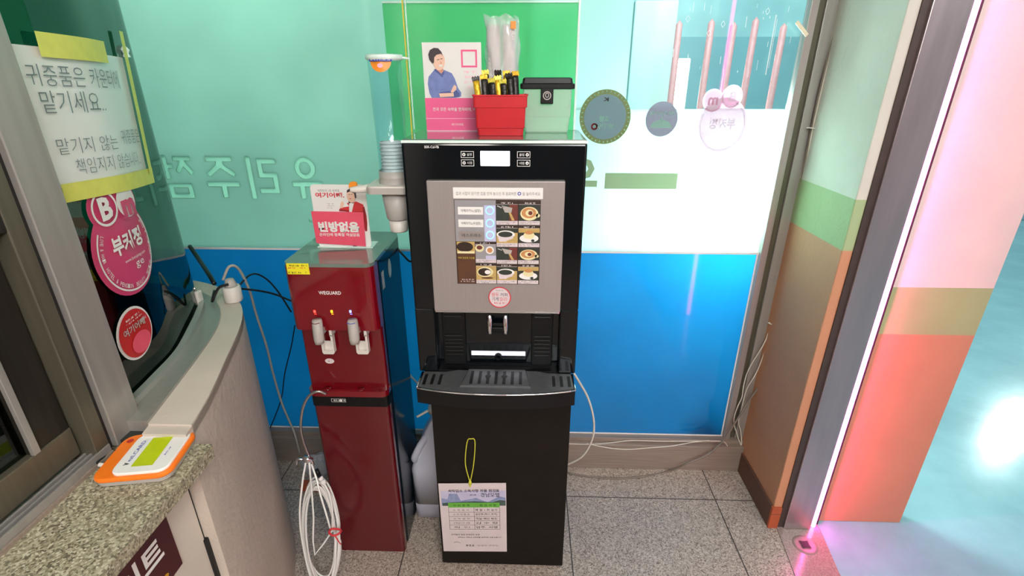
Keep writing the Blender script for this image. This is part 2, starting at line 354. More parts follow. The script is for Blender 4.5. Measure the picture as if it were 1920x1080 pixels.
class MB:
    def __init__(s): s.bm = bmesh.new(); s.mats = []
    def mi(s, m):
        if m not in s.mats: s.mats.append(m)
        return s.mats.index(m)
    def add(s, bm2, m, smooth=False):
        i = s.mi(m); mp = {}
        for v in bm2.verts: mp[v] = s.bm.verts.new(v.co)
        for f in bm2.faces:
            try: nf = s.bm.faces.new([mp[v] for v in f.verts])
            except ValueError: continue
            nf.material_index = i; nf.smooth = smooth
        bm2.free(); return s
    def box(s, x0, x1, y0, y1, z0, z1, m, bev=0, seg=2):
        b = bmesh.new(); bmesh.ops.create_cube(b, size=1)
        for v in b.verts: v.co = Vector(((x0 + x1) / 2 + v.co.x * (x1 - x0), (y0 + y1) / 2 + v.co.y * (y1 - y0), (z0 + z1) / 2 + v.co.z * (z1 - z0)))
        if bev: bmesh.ops.bevel(b, geom=list(b.edges), offset=bev, segments=seg, affect='EDGES', profile=.5)
        return s.add(b, m)
    def prism(s, pts, f0, f1, m, smooth=False):
        """pts = 2D outline; f0/f1 map (u, v) to the two faces"""
        b = bmesh.new(); A = [b.verts.new(f0(*p)) for p in pts]; B = [b.verts.new(f1(*p)) for p in pts]; n = len(pts)
        b.faces.new(A[::-1]); b.faces.new(B)
        for i in range(n): b.faces.new((A[i], A[(i + 1) % n], B[(i + 1) % n], B[i]))
        bmesh.ops.recalc_face_normals(b, faces=list(b.faces))
        s.add(b, m)
        if smooth:
            for f in s.bm.faces:
                if len(f.verts) == 4: f.smooth = True
        return s
    def zprism(s, pts, z0, z1, m): return s.prism(pts, lambda u, v: Vector((u, v, z0)), lambda u, v: Vector((u, v, z1)), m)
    def yprism(s, pts, y0, y1, m): return s.prism(pts, lambda u, v: Vector((u, y0, v)), lambda u, v: Vector((u, y1, v)), m)
    def xprism(s, pts, x0, x1, m): return s.prism(pts, lambda u, v: Vector((x0, u, v)), lambda u, v: Vector((x1, u, v)), m)
    def poly(s, pts, m):
        f = s.bm.faces.new([s.bm.verts.new(p) for p in pts]); f.material_index = s.mi(m); return s
    def grid(s, fn, nu, nv, m, smooth=True, thick=None):
        b = bmesh.new(); V = [[b.verts.new(fn(i / nu, j / nv)) for j in range(nv + 1)] for i in range(nu + 1)]
        for i in range(nu):
            for j in range(nv): b.faces.new((V[i][j], V[i + 1][j], V[i + 1][j + 1], V[i][j + 1]))
        if thick: bmesh.ops.solidify(b, geom=list(b.faces), thickness=thick)
        return s.add(b, m, smooth)
    def tube(s, pts, r, m, seg=8, n=8, rfn=None):
        P = smooth_path(pts, n) if n else [Vector(p) for p in pts]
        b = bmesh.new(); rings = []; t0 = (P[1] - P[0]).normalized()
        up = Vector((0, 0, 1)) if abs(t0.z) < .9 else Vector((1, 0, 0)); nrm = t0.cross(up).normalized()
        for i, p in enumerate(P):
            t = (P[min(i + 1, len(P) - 1)] - P[max(i - 1, 0)])
            if t.length < 1e-9: t = t0
            t.normalize(); nrm = (nrm - t * nrm.dot(t)).normalized(); bn = t.cross(nrm)
            rr = rfn(i / (len(P) - 1)) if rfn else r
            rings.append([b.verts.new(p + (nrm * cos(2 * pi * k / seg) + bn * sin(2 * pi * k / seg)) * rr) for k in range(seg)])
        for i in range(len(rings) - 1):
            for k in range(seg): b.faces.new((rings[i][k], rings[i][(k + 1) % seg], rings[i + 1][(k + 1) % seg], rings[i + 1][k]))
        b.faces.new(rings[0][::-1]); b.faces.new(rings[-1])
        bmesh.ops.recalc_face_normals(b, faces=list(b.faces)); return s.add(b, m, True)
    def lathe(s, prof, c, m, seg=28, axis='z', smooth=True, sx=1, sy=1):
        b = bmesh.new(); c = Vector(c); rings = []
        def pt(r, h, a):
            u, v = r * cos(a) * sx, r * sin(a) * sy
            return c + {'z': Vector((u, v, h)), 'y': Vector((u, h, v)), 'x': Vector((h, u, v))}[axis]
        for r, h in prof:
            rings.append([b.verts.new(pt(0, h, 0))] if r < 1e-6 else [b.verts.new(pt(r, h, 2 * pi * k / seg)) for k in range(seg)])
        for A, B in zip(rings[:-1], rings[1:]):
            for k in range(seg):
                k2 = (k + 1) % seg
                if len(A) == 1 and len(B) == 1: continue
                if len(A) == 1: b.faces.new((A[0], B[k], B[k2]))
                elif len(B) == 1: b.faces.new((A[k], B[0], A[k2]))
                else: b.faces.new((A[k], A[k2], B[k2], B[k]))
        bmesh.ops.recalc_face_normals(b, faces=list(b.faces)); return s.add(b, m, smooth)
    # flat artwork on a surface: mp(u, v, lift) -> point
    def shape(s, mp, pts, m, l=1):
        n = len(pts)
        W = [mp(p[0], p[1], l * LIFT) for p in pts]; q3 = n // 3; nn = (W[q3] - W[0]).cross(W[2 * q3] - W[0])
        if nn.length > 1e-12 and max(abs((w3 - W[0]).dot(nn.normalized())) for w3 in W) < 1e-5: return s.poly(W, m)
        cu = sum(p[0] for p in pts) / n; cv = sum(p[1] for p in pts) / n
        i = s.mi(m); c = s.bm.verts.new(mp(cu, cv, l * LIFT)); V = [s.bm.verts.new(mp(p[0], p[1], l * LIFT)) for p in pts]
        for k in range(n):
            f = s.bm.faces.new((c, V[k], V[(k + 1) % n])); f.material_index = i
        return s
    def rect(s, mp, u0, u1, v0, v1, m, l=1, n=1):
        i = s.mi(m)
        for k in range(n):
            a = u0 + (u1 - u0) * k / n; b = u0 + (u1 - u0) * (k + 1) / n
            f = s.bm.faces.new([s.bm.verts.new(mp(x, y, l * LIFT)) for x, y in ((a, v0), (b, v0), (b, v1), (a, v1))]); f.material_index = i
        return s
    def ell(s, mp, cu, cv, ru, rv, m, l=1, rot=0, n=28, a0=0, a1=2 * pi):
        full = abs(a1 - a0 - 2 * pi) < 1e-6
        pts = []
        for k in range(n if full else n + 1):
            a = a0 + (a1 - a0) * k / n; x, y = ru * cos(a), rv * sin(a)
            pts.append((cu + x * cos(rot) - y * sin(rot), cv + x * sin(rot) + y * cos(rot)))
        return s.shape(mp, pts, m, l)
    def ring(s, mp, cu, cv, ru, rv, wd, m, l=1, rot=0, n=36, a0=0, a1=2 * pi):
        i = s.mi(m); prev = None
        for k in range(n + 1):
            a = a0 + (a1 - a0) * k / n; row = []
            for q in (0, wd):
                x, y = (ru - q) * cos(a), (rv - q) * sin(a)
                row.append(s.bm.verts.new(mp(cu + x * cos(rot) - y * sin(rot), cv + x * sin(rot) + y * cos(rot), l * LIFT)))
            if prev:
                f = s.bm.faces.new((prev[0], row[0], row[1], prev[1])); f.material_index = i
            prev = row
        return s
    def frame(s, mp, u0, u1, v0, v1, wd, m, l=1):
        s.rect(mp, u0, u1, v0, v0 + wd, m, l); s.rect(mp, u0, u1, v1 - wd, v1, m, l)
        s.rect(mp, u0, u0 + wd, v0 + wd, v1 - wd, m, l); s.rect(mp, u1 - wd, u1, v0 + wd, v1 - wd, m, l); return s
    def text(s, mp, txt, u0, u1, v0, v1, m, l=2, off=0.0, mirror=False):
        """writing stretched to fill the box"""
        vs, fs, (a, b, c, d) = text_geo(txt, off); i = s.mi(m); V = []
        for x, y in vs:
            fx = (x - a) / max(b - a, 1e-6); fy = (y - c) / max(d - c, 1e-6)
            if mirror: fx = 1 - fx
            V.append(s.bm.verts.new(mp(u0 + (u1 - u0) * fx, v0 + (v1 - v0) * fy, l * LIFT)))
        for f in fs:
            try: nf = s.bm.faces.new([V[k] for k in f]); nf.material_index = i
            except ValueError: pass
        return s
    def marks(s, mp, u0, u1, v0, v1, m, n=10, l=2, seed=1):
        """a line of print too small to read: short upright and level strokes"""
        R = random.Random(seed); h = v1 - v0; w_ = (u1 - u0) / n
        for k in range(n):
            a = u0 + w_ * k
            if R.random() < .14: continue
            s.rect(mp, a + w_ * .08, a + w_ * .55, v0 + h * R.choice((.1, .45, .7)), v0 + h * R.choice((.75, .95, .85)), m, l)
            if R.random() < .7: s.rect(mp, a + w_ * .66, a + w_ * .82, v0, v1, m, l)
            if R.random() < .5: s.rect(mp, a + w_ * .05, a + w_ * .7, v0, v0 + h * .18, m, l)
        return s
    def build(s, name, parent=None):
        bm = s.bm; vs = bm.verts
        lo = Vector([min(v.co[k] for v in vs) for k in range(3)]); hi = Vector([max(v.co[k] for v in vs) for k in range(3)])
        c = (lo + hi) / 2
        if parent is None and not getattr(s, 'keep', False): c.z = lo.z
        if getattr(s, 'keep', False): c = Vector((0, 0, 0))
        for v in vs: v.co -= c
        me = bpy.data.meshes.new(name); bm.to_mesh(me); bm.free()
        for m in s.mats: me.materials.append(m)
        o = bpy.data.objects.new(name, me); COL.objects.link(o)
        if parent is not None: o.parent = parent; o.location = c - wloc(parent)
        else: o.location = c
        return o
LIFT = .0006
def wloc(o):
    v = Vector(o.location)
    while o.parent: o = o.parent; v += Vector(o.location)
    return v
def tag(o, label, cat, group=None, kind=None):
    o['label'] = label; o['category'] = cat
    if group: o['group'] = group
    if kind: o['kind'] = kind
    return o
def thing(name, loc, label, cat, group=None):
    o = bpy.data.objects.new(name, None); COL.objects.link(o); o.location = loc; o.empty_display_size = .05
    return tag(o, label, cat, group)
def struct(o, label, cat): o['kind'] = 'structure'; o['label'] = label; o['category'] = cat; return o
def sthing(name, loc, label, cat):
    o = bpy.data.objects.new(name, None); COL.objects.link(o); o.location = loc; return struct(o, label, cat)
def plab(o, label): o['label'] = label; return o
def fy(x0, y0, z0): return lambda u, v, l=0: Vector((x0 + u, y0 - l, z0 + v))      # upright surface facing the room
def fyb(x0, y0, z0): return fy(x0, y0, z0)
def rrect(x0, x1, y0, y1, r, n=5):
    pts = []
    for cx, cy, a in ((x1 - r, y1 - r, 0), (x0 + r, y1 - r, pi / 2), (x0 + r, y0 + r, pi), (x1 - r, y0 + r, 3 * pi / 2)):
        for k in range(n + 1):
            t = a + pi / 2 * k / n; pts.append((cx + r * cos(t), cy + r * sin(t)))
    return pts

# ================================================================== THE SETTING
b = MB(); b.keep = True; b.box(-3, .955, -2.2, 1.9, -.06, 0, TERRAZZO)
struct(b.build('floor'), 'grey speckled terrazzo tile floor with dark joints', 'floor')
b = MB(); b.keep = True; b.box(1.05, 12, -4, 12, -.07, -.005, AQUA); b.box(.955, 1.05, 1.48, 12, -.07, -.005, AQUA); b.box(-4, .955, 1.9, 12, -.07, -.005, AQUA)
struct(b.build('floor'), 'glossy aqua blue painted floor with scuffs beyond the doorway', 'floor')
b = MB(); b.zprism([(.930, .3), (1.085, .3), (1.085, 1.25), (1.115, 1.43), (1.115, 1.48), (.955, 1.48), (.955, 1.425), (.930, 1.24)], -.05, .004, THRESH)
sill = sthing('trim_1', (1.0, .9, 0), 'stone threshold plate of the doorway at the foot of the steel jamb', 'threshold')
b.build('threshold_slab', sill)
b = MB(); b.lathe([(0, .0045), (.020, .0045), (.030, .0055), (.038, .0075), (.042, .0045)], (1.024, 1.362, 0), mat('dull_socket', (150, 132, 128), .5, .3, var=.1), 26)
b.shape(lambda u, v, l: Vector((1.024 + u, 1.362 + v, .0062 + l)), [(.023 * (1 if k % 2 else .6) * cos(k * .785), .023 * (1 if k % 2 else .6) * sin(k * .785)) for k in range(8)], DARKG, 2)
plab(b.build('floor_bolt_socket', sill), 'round metal socket with a dark hole')
b = MB(); b.box(-3, 1.13, -2.2, 1.9, 2.5, 2.56, WALLW); struct(b.build('ceiling'), 'white ceiling of the room', 'ceiling')
b = MB(); b.box(-3, 1.13, -2.26, -2.2, 0, 2.5, WALLN); struct(b.build('wall_front'), 'grey wall behind the viewpoint', 'wall')
b = MB(); b.box(-3.06, -3, -2.2, 1.9, 0, 2.5, DARKW); struct(b.build('wall_left'), 'dark wall deep inside the reception booth', 'wall')
b = MB(); b.keep = True; b.box(1.07, 1.13, -2.2, .3, 0, 2.5, OUTER); struct(b.build('wall_right'), 'painted wall on the near side of the doorway', 'wall')

# back wall: steel kick plate and ledge
kk = sthing('wall_back', (-.3, 1.76, 0), 'low stainless steel kick wall under the glass partition', 'wall')
MB().box(-3, .93, 1.735, 1.80, 0, .128, STEELD, .003).build('kick_plate', kk)
MB().box(-3, .93, 1.755, 1.80, .128, .148, STEELD, .002).build('steel_ledge', kk)

# glass partition
win = sthing('window_1', (-.3, 1.79, .15), 'glass partition wall with frosted and blue film behind the two machines', 'glass partition')
GY = 1.785
def cut_pane(x0, x1, z0, z1, m, name, letters):
    """frosted sheet with the letter shapes cut out of it"""
    c = bpy.data.curves.new('pane', 'CURVE'); c.dimensions = '2D'; c.fill_mode = 'BOTH'; c.extrude = .004
    loops = [[(x0, z0), (x1, z0), (x1, z1), (x0, z1)]]
    for g, lx0, lx1, lz0, lz1 in letters:
        for lp in GLYPH[g]: loops.append([(lx1 - u * (lx1 - lx0), lz0 + v * (lz1 - lz0)) for u, v in lp])
    for lp in loops:
        sp = c.splines.new('POLY'); sp.points.add(len(lp) - 1); sp.use_cyclic_u = True
        for p, (x, z) in zip(sp.points, lp): p.co = (x, z, 0, 1)
    co = bpy.data.objects.new('pane', c); me = bpy.data.meshes.new_from_object(co); bpy.data.objects.remove(co); bpy.data.curves.remove(c)
    bq = bmesh.new(); bq.from_mesh(me); bpy.data.meshes.remove(me)
    for v in bq.verts: v.co = Vector((v.co.x, GY + .004 - v.co.z, v.co.y))
    bmesh.ops.recalc_face_normals(bq, faces=list(bq.faces))
    mb = MB(); mb.add(bq, m); return mb.build(name, win)
def circ(cx_, cy_, rx, ry, n=32): return [(cx_ + rx * cos(2 * pi * k / n), cy_ + ry * sin(2 * pi * k / n)) for k in range(n)]
GLYPH = {'yu': [circ(.5, .74, .34, .26), circ(.5, .74, .19, .145), [(0, .30), (.24, .30), (.24, 0), (.40, 0), (.40, .30), (.60, .30), (.60, 0), (.76, 0), (.76, .30), (1, .30), (1, .42), (0, .42)]],
         'ri': [[(0, .97), (.62, .97), (.62, .50), (.16, .50), (.16, .22), (.66, .22), (.66, .10), (0, .10), (0, .62), (.46, .62), (.46, .85), (0, .85)], [(.82, -.05), (.98, -.05), (.98, 1.02), (.82, 1.02)]],
         'ju': [[(.10, 1), (.90, 1), (.90, .88), (.60, .88), (.62, .80), (.95, .60), (.88, .50), (.50, .72), (.12, .50), (.05, .60), (.38, .80), (.40, .88), (.10, .88)], [(0, .38), (1, .38), (1, .26), (.58, .26), (.58, -.02), (.42, -.02), (.42, .26), (0, .26)]],
         'jeom': [[(.05, 1), (.62, 1), (.62, .90), (.42, .90), (.60, .66), (.50, .60), (.33, .76), (.12, .56), (.02, .64), (.26, .90), (.05, .90)], [(.84, .46), (.98, .46), (.98, 1.02), (.84, 1.02), (.84, .82), (.68, .82), (.68, .72), (.84, .72)], [(.18, .36), (.98, .36), (.98, 0), (.18, 0)], [(.34, .26), (.82, .26), (.82, .11), (.34, .11)]]}
LTR = [('yu', -.842, -.735, 1.166, 1.315), ('ri', -1.0, -.892, 1.172, 1.312), ('ju', -1.152, -1.035, 1.172, 1.315), ('jeom', -1.30, -1.19, 1.166, 1.315)]
def fill_letter(g, lx0, lx1, lz0, lz1):
    c = bpy.data.curves.new('letter', 'CURVE'); c.dimensions = '2D'; c.fill_mode = 'BOTH'; c.extrude = .001
    for lp in GLYPH[g]:
        sp = c.splines.new('POLY'); sp.points.add(len(lp) - 1); sp.use_cyclic_u = True
        for p, (u, v) in zip(sp.points, lp): p.co = (lx1 - u * (lx1 - lx0), lz0 + v * (lz1 - lz0), 0, 1)
    co = bpy.data.objects.new('letter', c); me = bpy.data.meshes.new_from_object(co); bpy.data.objects.remove(co); bpy.data.curves.remove(c)
    bq = bmesh.new(); bq.from_mesh(me); bpy.data.meshes.remove(me)
    for v in bq.verts: v.co = Vector((v.co.x, GY + .004 - v.co.z, v.co.y))
    bmesh.ops.recalc_face_normals(bq, faces=list(bq.faces)); mb = MB(); mb.add(bq, LETTER)
    plab(mb.build('lettering', win), 'lighter mirrored letter in the frosted film')
cut_pane(-3, 0, .98, 2.5, FROST, 'frosted_film_left', LTR)
MB().box(0, .846, GY, GY + .008, .98, 1.476, FROSTR).build('frosted_film_right', win)
plab(MB().box(0, .32, GY, GY + .008, 1.476, 2.5, FROSTR).build('frosted_film_strip', win), 'pale frosted upright strip')
plab(MB().box(.32, .846, GY, GY + .008, 1.476, 2.5, CLEARG).build('clear_pane', win), 'clear upper part of the glass')
plab(MB().box(-3, .846, GY - .001, GY + .009, .150, .974, BLUEF).build('blue_film', win), 'bright blue lower panel')
MB().box(-3, .85, GY - .0035, GY + .001, .972, .979, WHITEG).build('white_edge_line', win)
MB().box(.843, .848, GY - .003, GY + .002, .150, .979, WHITEG).build('white_edge_line', win)
MB().box(-3, .85, GY - .003, GY + .001, .148, .153, WHITEG).build('white_edge_line', win)
b = MB()
for x0, x1, y, m in ((.850, .874, 1.765, STEELV), (.874, .896, 1.777, ALUB), (.896, .935, 1.768, STEELV)):
    b.box(x0, x1, y, 1.80, .148, 2.5, m, .0015)
b.build('steel_frame', win)
wl = fy(0, GY - .002, 0)
def lett(s, x0, x1, z0, z1, m=LETTER, off=.035):
    b = MB(); b.text(wl, s, x0, x1, z0, z1, m, 1, off, mirror=True); return b.build('lettering', win)
for g in LTR: fill_letter(*g)
lett('우', .125, .243, 1.165, 1.318, LETTERG)
b = MB(); b.rect(wl, .269, .52, 1.211, 1.266, LETTERG, 1, 6); b.build('lettering', win)

# bright green sheet on the glass behind the coffee machine
gs = thing('green_sheet', (-.15, 1.775, 1.3), 'bright green sheet fixed on the glass behind the coffee machine', 'sheet')
MB().box(-.459, .154, GY - .008, GY - .004, 1.32, 1.785, GREENF).build('sheet_film', gs)
MB().box(-.459, .158, GY - .010, GY - .004, 1.785, 1.790, ACRYE).build('top_edge', gs)

# right pillar
pil = MB(); pil.keep = True; pil.box(.930, 1.10, 1.445, 1.80, 0, 2.5, PILLAR, .004)
pil = struct(pil.build('wall_right'), 'short textured pillar wall painted cream, green and terracotta', 'wall')
b = MB(); b.box(.922, .931, 1.448, 1.765, 0, .10, BASEB, .002); struct(b.build('baseboard_right'), 'brown base strip along the pillar wall', 'baseboard')
b = MB(); b.box(.922, .958, 1.436, 1.448, 0, .10, BASEO, .002); b.box(.922, .958, 1.4355, 1.437, .070, .072, BASEB); struct(b.build('baseboard_front'), 'small end piece of the base strip, orange from pink glow put into its colour', 'baseboard')  # end piece coloured orange for the strip light falling on the base
jb = sthing('door_1', (1.03, 1.44, 0), 'tall stainless steel door jamb between the pillar wall and the pink light strip', 'door frame')
MB().box(.960, .980, 1.440, 1.446, .0045, 2.5, GAPB).build('gap_shade', jb)  # thin strip coloured brown for the shade in the gap
MB().box(.980, 1.078, 1.432, 1.47, .0045, 2.5, STEELJ, .002).build('jamb_plate', jb)
MB().box(1.078, 1.118, 1.456, 1.480, .0045, 2.5, DARKG).build('jamb_return', jb)
b = MB(); b.keep = True; b.box(1.106, 1.444, 1.482, 1.56, -.005, 2.7, OUTER, .003)
struct(b.build('wall_outer'), 'smooth cream, green and terracotta wall with pink strip light tinted into its colours', 'wall')
def led(x0, x1, y0, y1, z0, z1, lab, m=LEDP):
    t = thing('led_strip', ((x0 + x1) / 2, (y0 + y1) / 2, z0), lab, 'led light strip')
    MB().box(x0, x1, y0, y1, z0, z1, m, .002).build('light_tube', t)
    MB().box(x0 + .003, x1 - .003, y0 - .002, y0, z0, z1, LEDC).build('light_core', t)
led(1.083, 1.098, 1.438, 1.452, .012, 2.48, 'glowing pink light strip running up beside the steel door jamb')
led(1.142, 1.160, .285, .299, .012, 2.48, 'glowing pink light strip on the near side of the doorway, seen reflected in the glass', LEDPN)

# far side of the yard behind the glass
yd = sthing('wall_yard', (0, 6, 0), 'pale blue building wall seen blurred through the clear glass', 'wall')
MB().box(-4, 8, 6.0, 6.1, 0, 1.95, YARDW).build('lower_wall', yd)
MB().box(-4, 8, 6.0, 6.1, 1.95, 4.5, YARDH).build('hazed_wall', yd)
b = MB(); b.box(.80, 1.13, 4.4, 4.6, 0, 2.1, YARDC, .01); b = b.build('yard_pillar'); tag(b, 'pale pillar standing outside behind the clear glass', 'pillar')
b = MB(); b.box(1.14, 1.36, 4.7, 4.75, .0, 1.71, WHITE, .01); b.box(1.155, 1.345, 4.69, 4.70, .4, 1.69, LAMPE)
tag(b.build('lit_sign_box'), 'white lit upright box glowing outside beyond the clear glass', 'light box')
for k, (px, h) in enumerate(((1272, 1.95), (1332, 1.96), (1374, 1.94), (1414, 1.97), (1468, 1.93))):
    p = aY(px, 60, 4.2)
    b = MB(); b.lathe([(0, 0), (.05, 0), (.028, .03), (.024, h - .03), (0, h)], (p.x, 4.2, 0), REDPOST, 14)
    tag(b.build('red_post'), ['red post outside nearest the lit white box', 'second red post from the lit white box', 'middle red post, right of the pink reflected line', 'fourth red post, second from the window frame', 'red post outside nearest the steel window frame'][k], 'post', 'red posts outside the window')
b = MB(); b.lathe([(0, 0), (.08, 0), (.088, .02), (.09, .22), (.07, .27), (.035, .30), (.03, .36), (0, .37)], (.775, 1.892, 0), DARKW, 20)
tag(b.build('dark_canister'), 'dark canister showing as a shadow through the blue panel by the corner', 'canister')

# ------------------------------------------------------------------ round stickers on the glass, seen from behind
def wall_sticker(name, cx, cz, lab):
    t = thing(name, (cx, GY - .002, cz - .05), lab, 'sticker', 'round stickers on the glass'); return t
st = wall_sticker('round_sticker', .255, 1.450, 'large round sticker with a green toothed border, right of the coffee machine')
sm = fy(.255, GY - .002, 1.450)
b = MB(); b.ell(sm, 0, 0, .085, .087, STKOLV, 1, n=40)
for k in range(36): b.ell(sm, .078 * cos(k * .1745), .080 * sin(k * .1745), .0045, .0025, LETTER, 2, rot=k * .1745, n=6)
b.build('toothed_border', st)
b = MB(); b.ell(sm, 0, 0, .070, .072, STKGREY, 3, n=40); b.build('face', st)
b = MB(); b.text(sm, '여기어때', -.035, .032, -.038, -.020, LETTER, 5, .02, True); b.ring(sm, -.034, -.030, .011, .011, .005, REDD, 5); b.text(sm, '호텔', -.018, .012, -.014, .004, LETTER, 5, .02, True)
b.text(sm, 'K', -.01, .008, .050, .062, DARKG, 5, .02, True); b.build('lettering', st)
st = wall_sticker('round_sticker', .443, 1.444, 'small grey-lilac round sticker between the two bigger ones on the glass')
sm = fy(.443, GY - .002, 1.444)
b = MB(); b.ell(sm, 0, 0, .053, .056, STKLIL, 1, n=32); b.build('face', st)
b = MB(); b.ell(sm, 0, -.028, .036, .026, LETTER, 2, n=24, a0=0, a1=pi); b.shape(sm, [(-.004, -.004), (.004, -.004), (0, .012)], LETTER, 2); b.text(sm, '여기어때', -.04, .04, .01, .026, LETTER, 2, .01, True); b.build('artwork', st)
st = wall_sticker('round_sticker', .645, 1.443, 'faint pink sticker with two round heads in the glare on the glass')
sm = fy(.645, GY - .002, 1.443)
b = MB(); b.ell(sm, 0, -.018, .080, .088, STKPNK, 1, n=36); b.ell(sm, .018, .072, .034, .036, STKPNK, 1.3, n=24); b.ell(sm, -.042, .060, .034, .036, STKPNK, 1.6, n=24); b.build('face', st)
b = MB(); b.ring(sm, 0, -.018, .074, .082, .003, STKPN2, 3, a0=-pi * 1.15, a1=pi * .35); b.ring(sm, .018, .072, .030, .032, .003, STKPN2, 3); b.ell(sm, -.042, .060, .028, .030, STKPN2, 3)
b.text(sm, 'B', .006, .030, .056, .088, STKPN2, 4, .03, True); b.text(sm, 'm', -.058, -.026, .046, .070, STKPNK, 4, .03, True); b.text(sm, '부커정', -.042, .042, -.03, .005, STKPN2, 4, .03, True); b.build('lettering', st)

# tape scrap and scuffs
b = MB(); p = aY(1502, 54, GY - .02); q = lambda u, v, l=0: Vector((p.x + u * .8 + v * .5, GY - .024 - l, p.z - u * .75 + v * .6))
b.prism([(-.025, -.007), (.025, -.007), (.025, .007), (-.025, .007)], lambda u, v: q(u, v, 0), lambda u, v: q(u, v, .002), mat('cream_tape', (240, 232, 200), .5))
tag(b.build('tape_scrap'), 'short slanted piece of cream tape on the window frame', 'tape')
b = MB(); R = random.Random(5)
for k in range(26):
    x = .42 + .40 * R.random(); z = 1.56 + .21 * R.random(); h = .006 + .03 * R.random(); w_ = .0007 + .001 * R.random()
    b.rect(wl, x, x + w_, z, z + h, SCUFF, 1)
b.rect(wl, .757, .7595, 1.58, 1.75, SCUFF, 1); b.rect(wl, .763, .764, 1.60, 1.74, SCUFF, 1)
for x, z in ((.49, 1.74), (.56, 1.70), (.60, 1.725), (.73, 1.76)):
    for a, c in (((0, .01), (.007, 0)), ((.007, 0), (0, -.01)), ((0, -.01), (-.007, 0)), ((-.007, 0), (0, .01))):
        b.shape(wl, [(x + a[0], z + a[1]), (x + c[0], z + c[1]), (x + c[0] * .8, z + c[1] * .8), (x + a[0] * .8, z + a[1] * .8)], SCUFF, 1)
b.build('glue_scuffs', win)
b = MB(); b.shape(wl, [(-.805, 1.098), (-.780, 1.078), (-.803, 1.078)], LETTER, 1); tag(b.build('torn_paper_scrap'), 'tiny pale torn scrap stuck on the green glass left of the red dispenser', 'paper scrap')

# ================================================================== LEFT SIDE: curved booth
SILL = .93
OUT = smooth_path([(-.655, .70, 0), (-.664, .78, 0), (-.68, .86, 0), (-.705, .95, 0), (-.742, 1.064, 0), (-.783, 1.192, 0), (-.822, 1.29, 0), (-.872, 1.376, 0), (-.96, 1.47, 0), (-1.10, 1.55, 0), (-1.30, 1.60, 0), (-1.6, 1.61, 0), (-2.9, 1.61, 0)], 6)
def offset_path(P, d):
    out = []
    for i, p in enumerate(P):
        t = (P[min(i + 1, len(P) - 1)] - P[max(i - 1, 0)]).normalized(); out.append(p + Vector((-t.y, t.x, 0)) * d)
    return out
def band(P, Q, z0, z1, m, name, parent=None, lean=0):
    b = bmesh.new(); rows = []
    for p, q in zip(P, Q): rows.append([b.verts.new(v) for v in ((p.x, p.y, z0), (p.x, p.y, z1), (q.x, q.y, z1), (q.x, q.y, z0))])
    for A, B in zip(rows[:-1], rows[1:]):
        for k in range(4): b.faces.new((A[k], A[(k + 1) % 4], B[(k + 1) % 4], B[k]))
    b.faces.new(rows[0]); b.faces.new(rows[-1][::-1]); bmesh.ops.recalc_face_normals(b, faces=list(b.faces))
    mb = MB(); mb.add(b, m); return mb.build(name, parent)
INN = smooth_path([(-.735, .70, 0), (-.752, .78, 0), (-.768, .86, 0), (-.787, .95, 0), (-.812, 1.064, 0), (-.845, 1.192, 0), (-.885, 1.29, 0), (-.945, 1.376, 0), (-1.02, 1.44, 0), (-1.14, 1.50, 0), (-1.32, 1.54, 0), (-1.6, 1.55, 0), (-2.9, 1.55, 0)], 6)
GLS = smooth_path([(-.825, .70, 0), (-.832, .78, 0), (-.840, .86, 0), (-.852, .95, 0), (-.872, 1.064, 0), (-.920, 1.192, 0), (-.960, 1.29, 0), (-1.002, 1.376, 0), (-1.06, 1.43, 0), (-1.18, 1.475, 0), (-1.34, 1.50, 0), (-1.6, 1.51, 0), (-2.9, 1.51, 0)], 6)
bw = sthing('wall_curved', (-.9, 1.2, 0), 'curved cream plaster half wall of the reception booth', 'wall')
def sub(P, y0): return [p for p in P if p.y >= y0]
i0 = 6
band(OUT[i0:], INN[i0:], 0, SILL, CREAM, 'plaster_wall', bw)
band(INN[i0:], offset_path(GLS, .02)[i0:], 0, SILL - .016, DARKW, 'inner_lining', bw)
i1 = 8
band(OUT[i1:], INN[i1:], SILL - .02, SILL + .004, CREAM, 'plaster_ledge', bw)
sl = sthing('trim_2', (-.9, 1.2, SILL), 'curved stainless steel sill rail under the green glass', 'sill')
MID = [(a * .45 + c * .55) for a, c in zip(INN, GLS)]
i2 = 8
band(INN[i2:], GLS[i2:], SILL - .015, SILL + .010, STEELV, 'sill_rail', sl)
band([p * .7 + q * .3 for p, q in zip(MID[i2:], GLS[i2:])], [p * .2 + q * .8 for p, q in zip(MID[i2:], GLS[i2:])], SILL + .009, SILL + .024, STEEL, 'raised_bead', sl)
cg = sthing('window_2', (-.95, 1.2, SILL), 'curved dark green tinted glass of the reception booth', 'window')
GL2 = offset_path(GLS, .006)
g0 = 7
bb = MB()
bb.grid(lambda u, v: (lambda t: Vector((t.x, t.y, SILL + .008 + v * (2.5 - SILL - .008))))(GLS[g0 + int(round(u * (len(GLS) - 1 - g0)))]), len(GLS) - 1 - g0, 1, GREENG)
bb.build('glass_pane', cg)
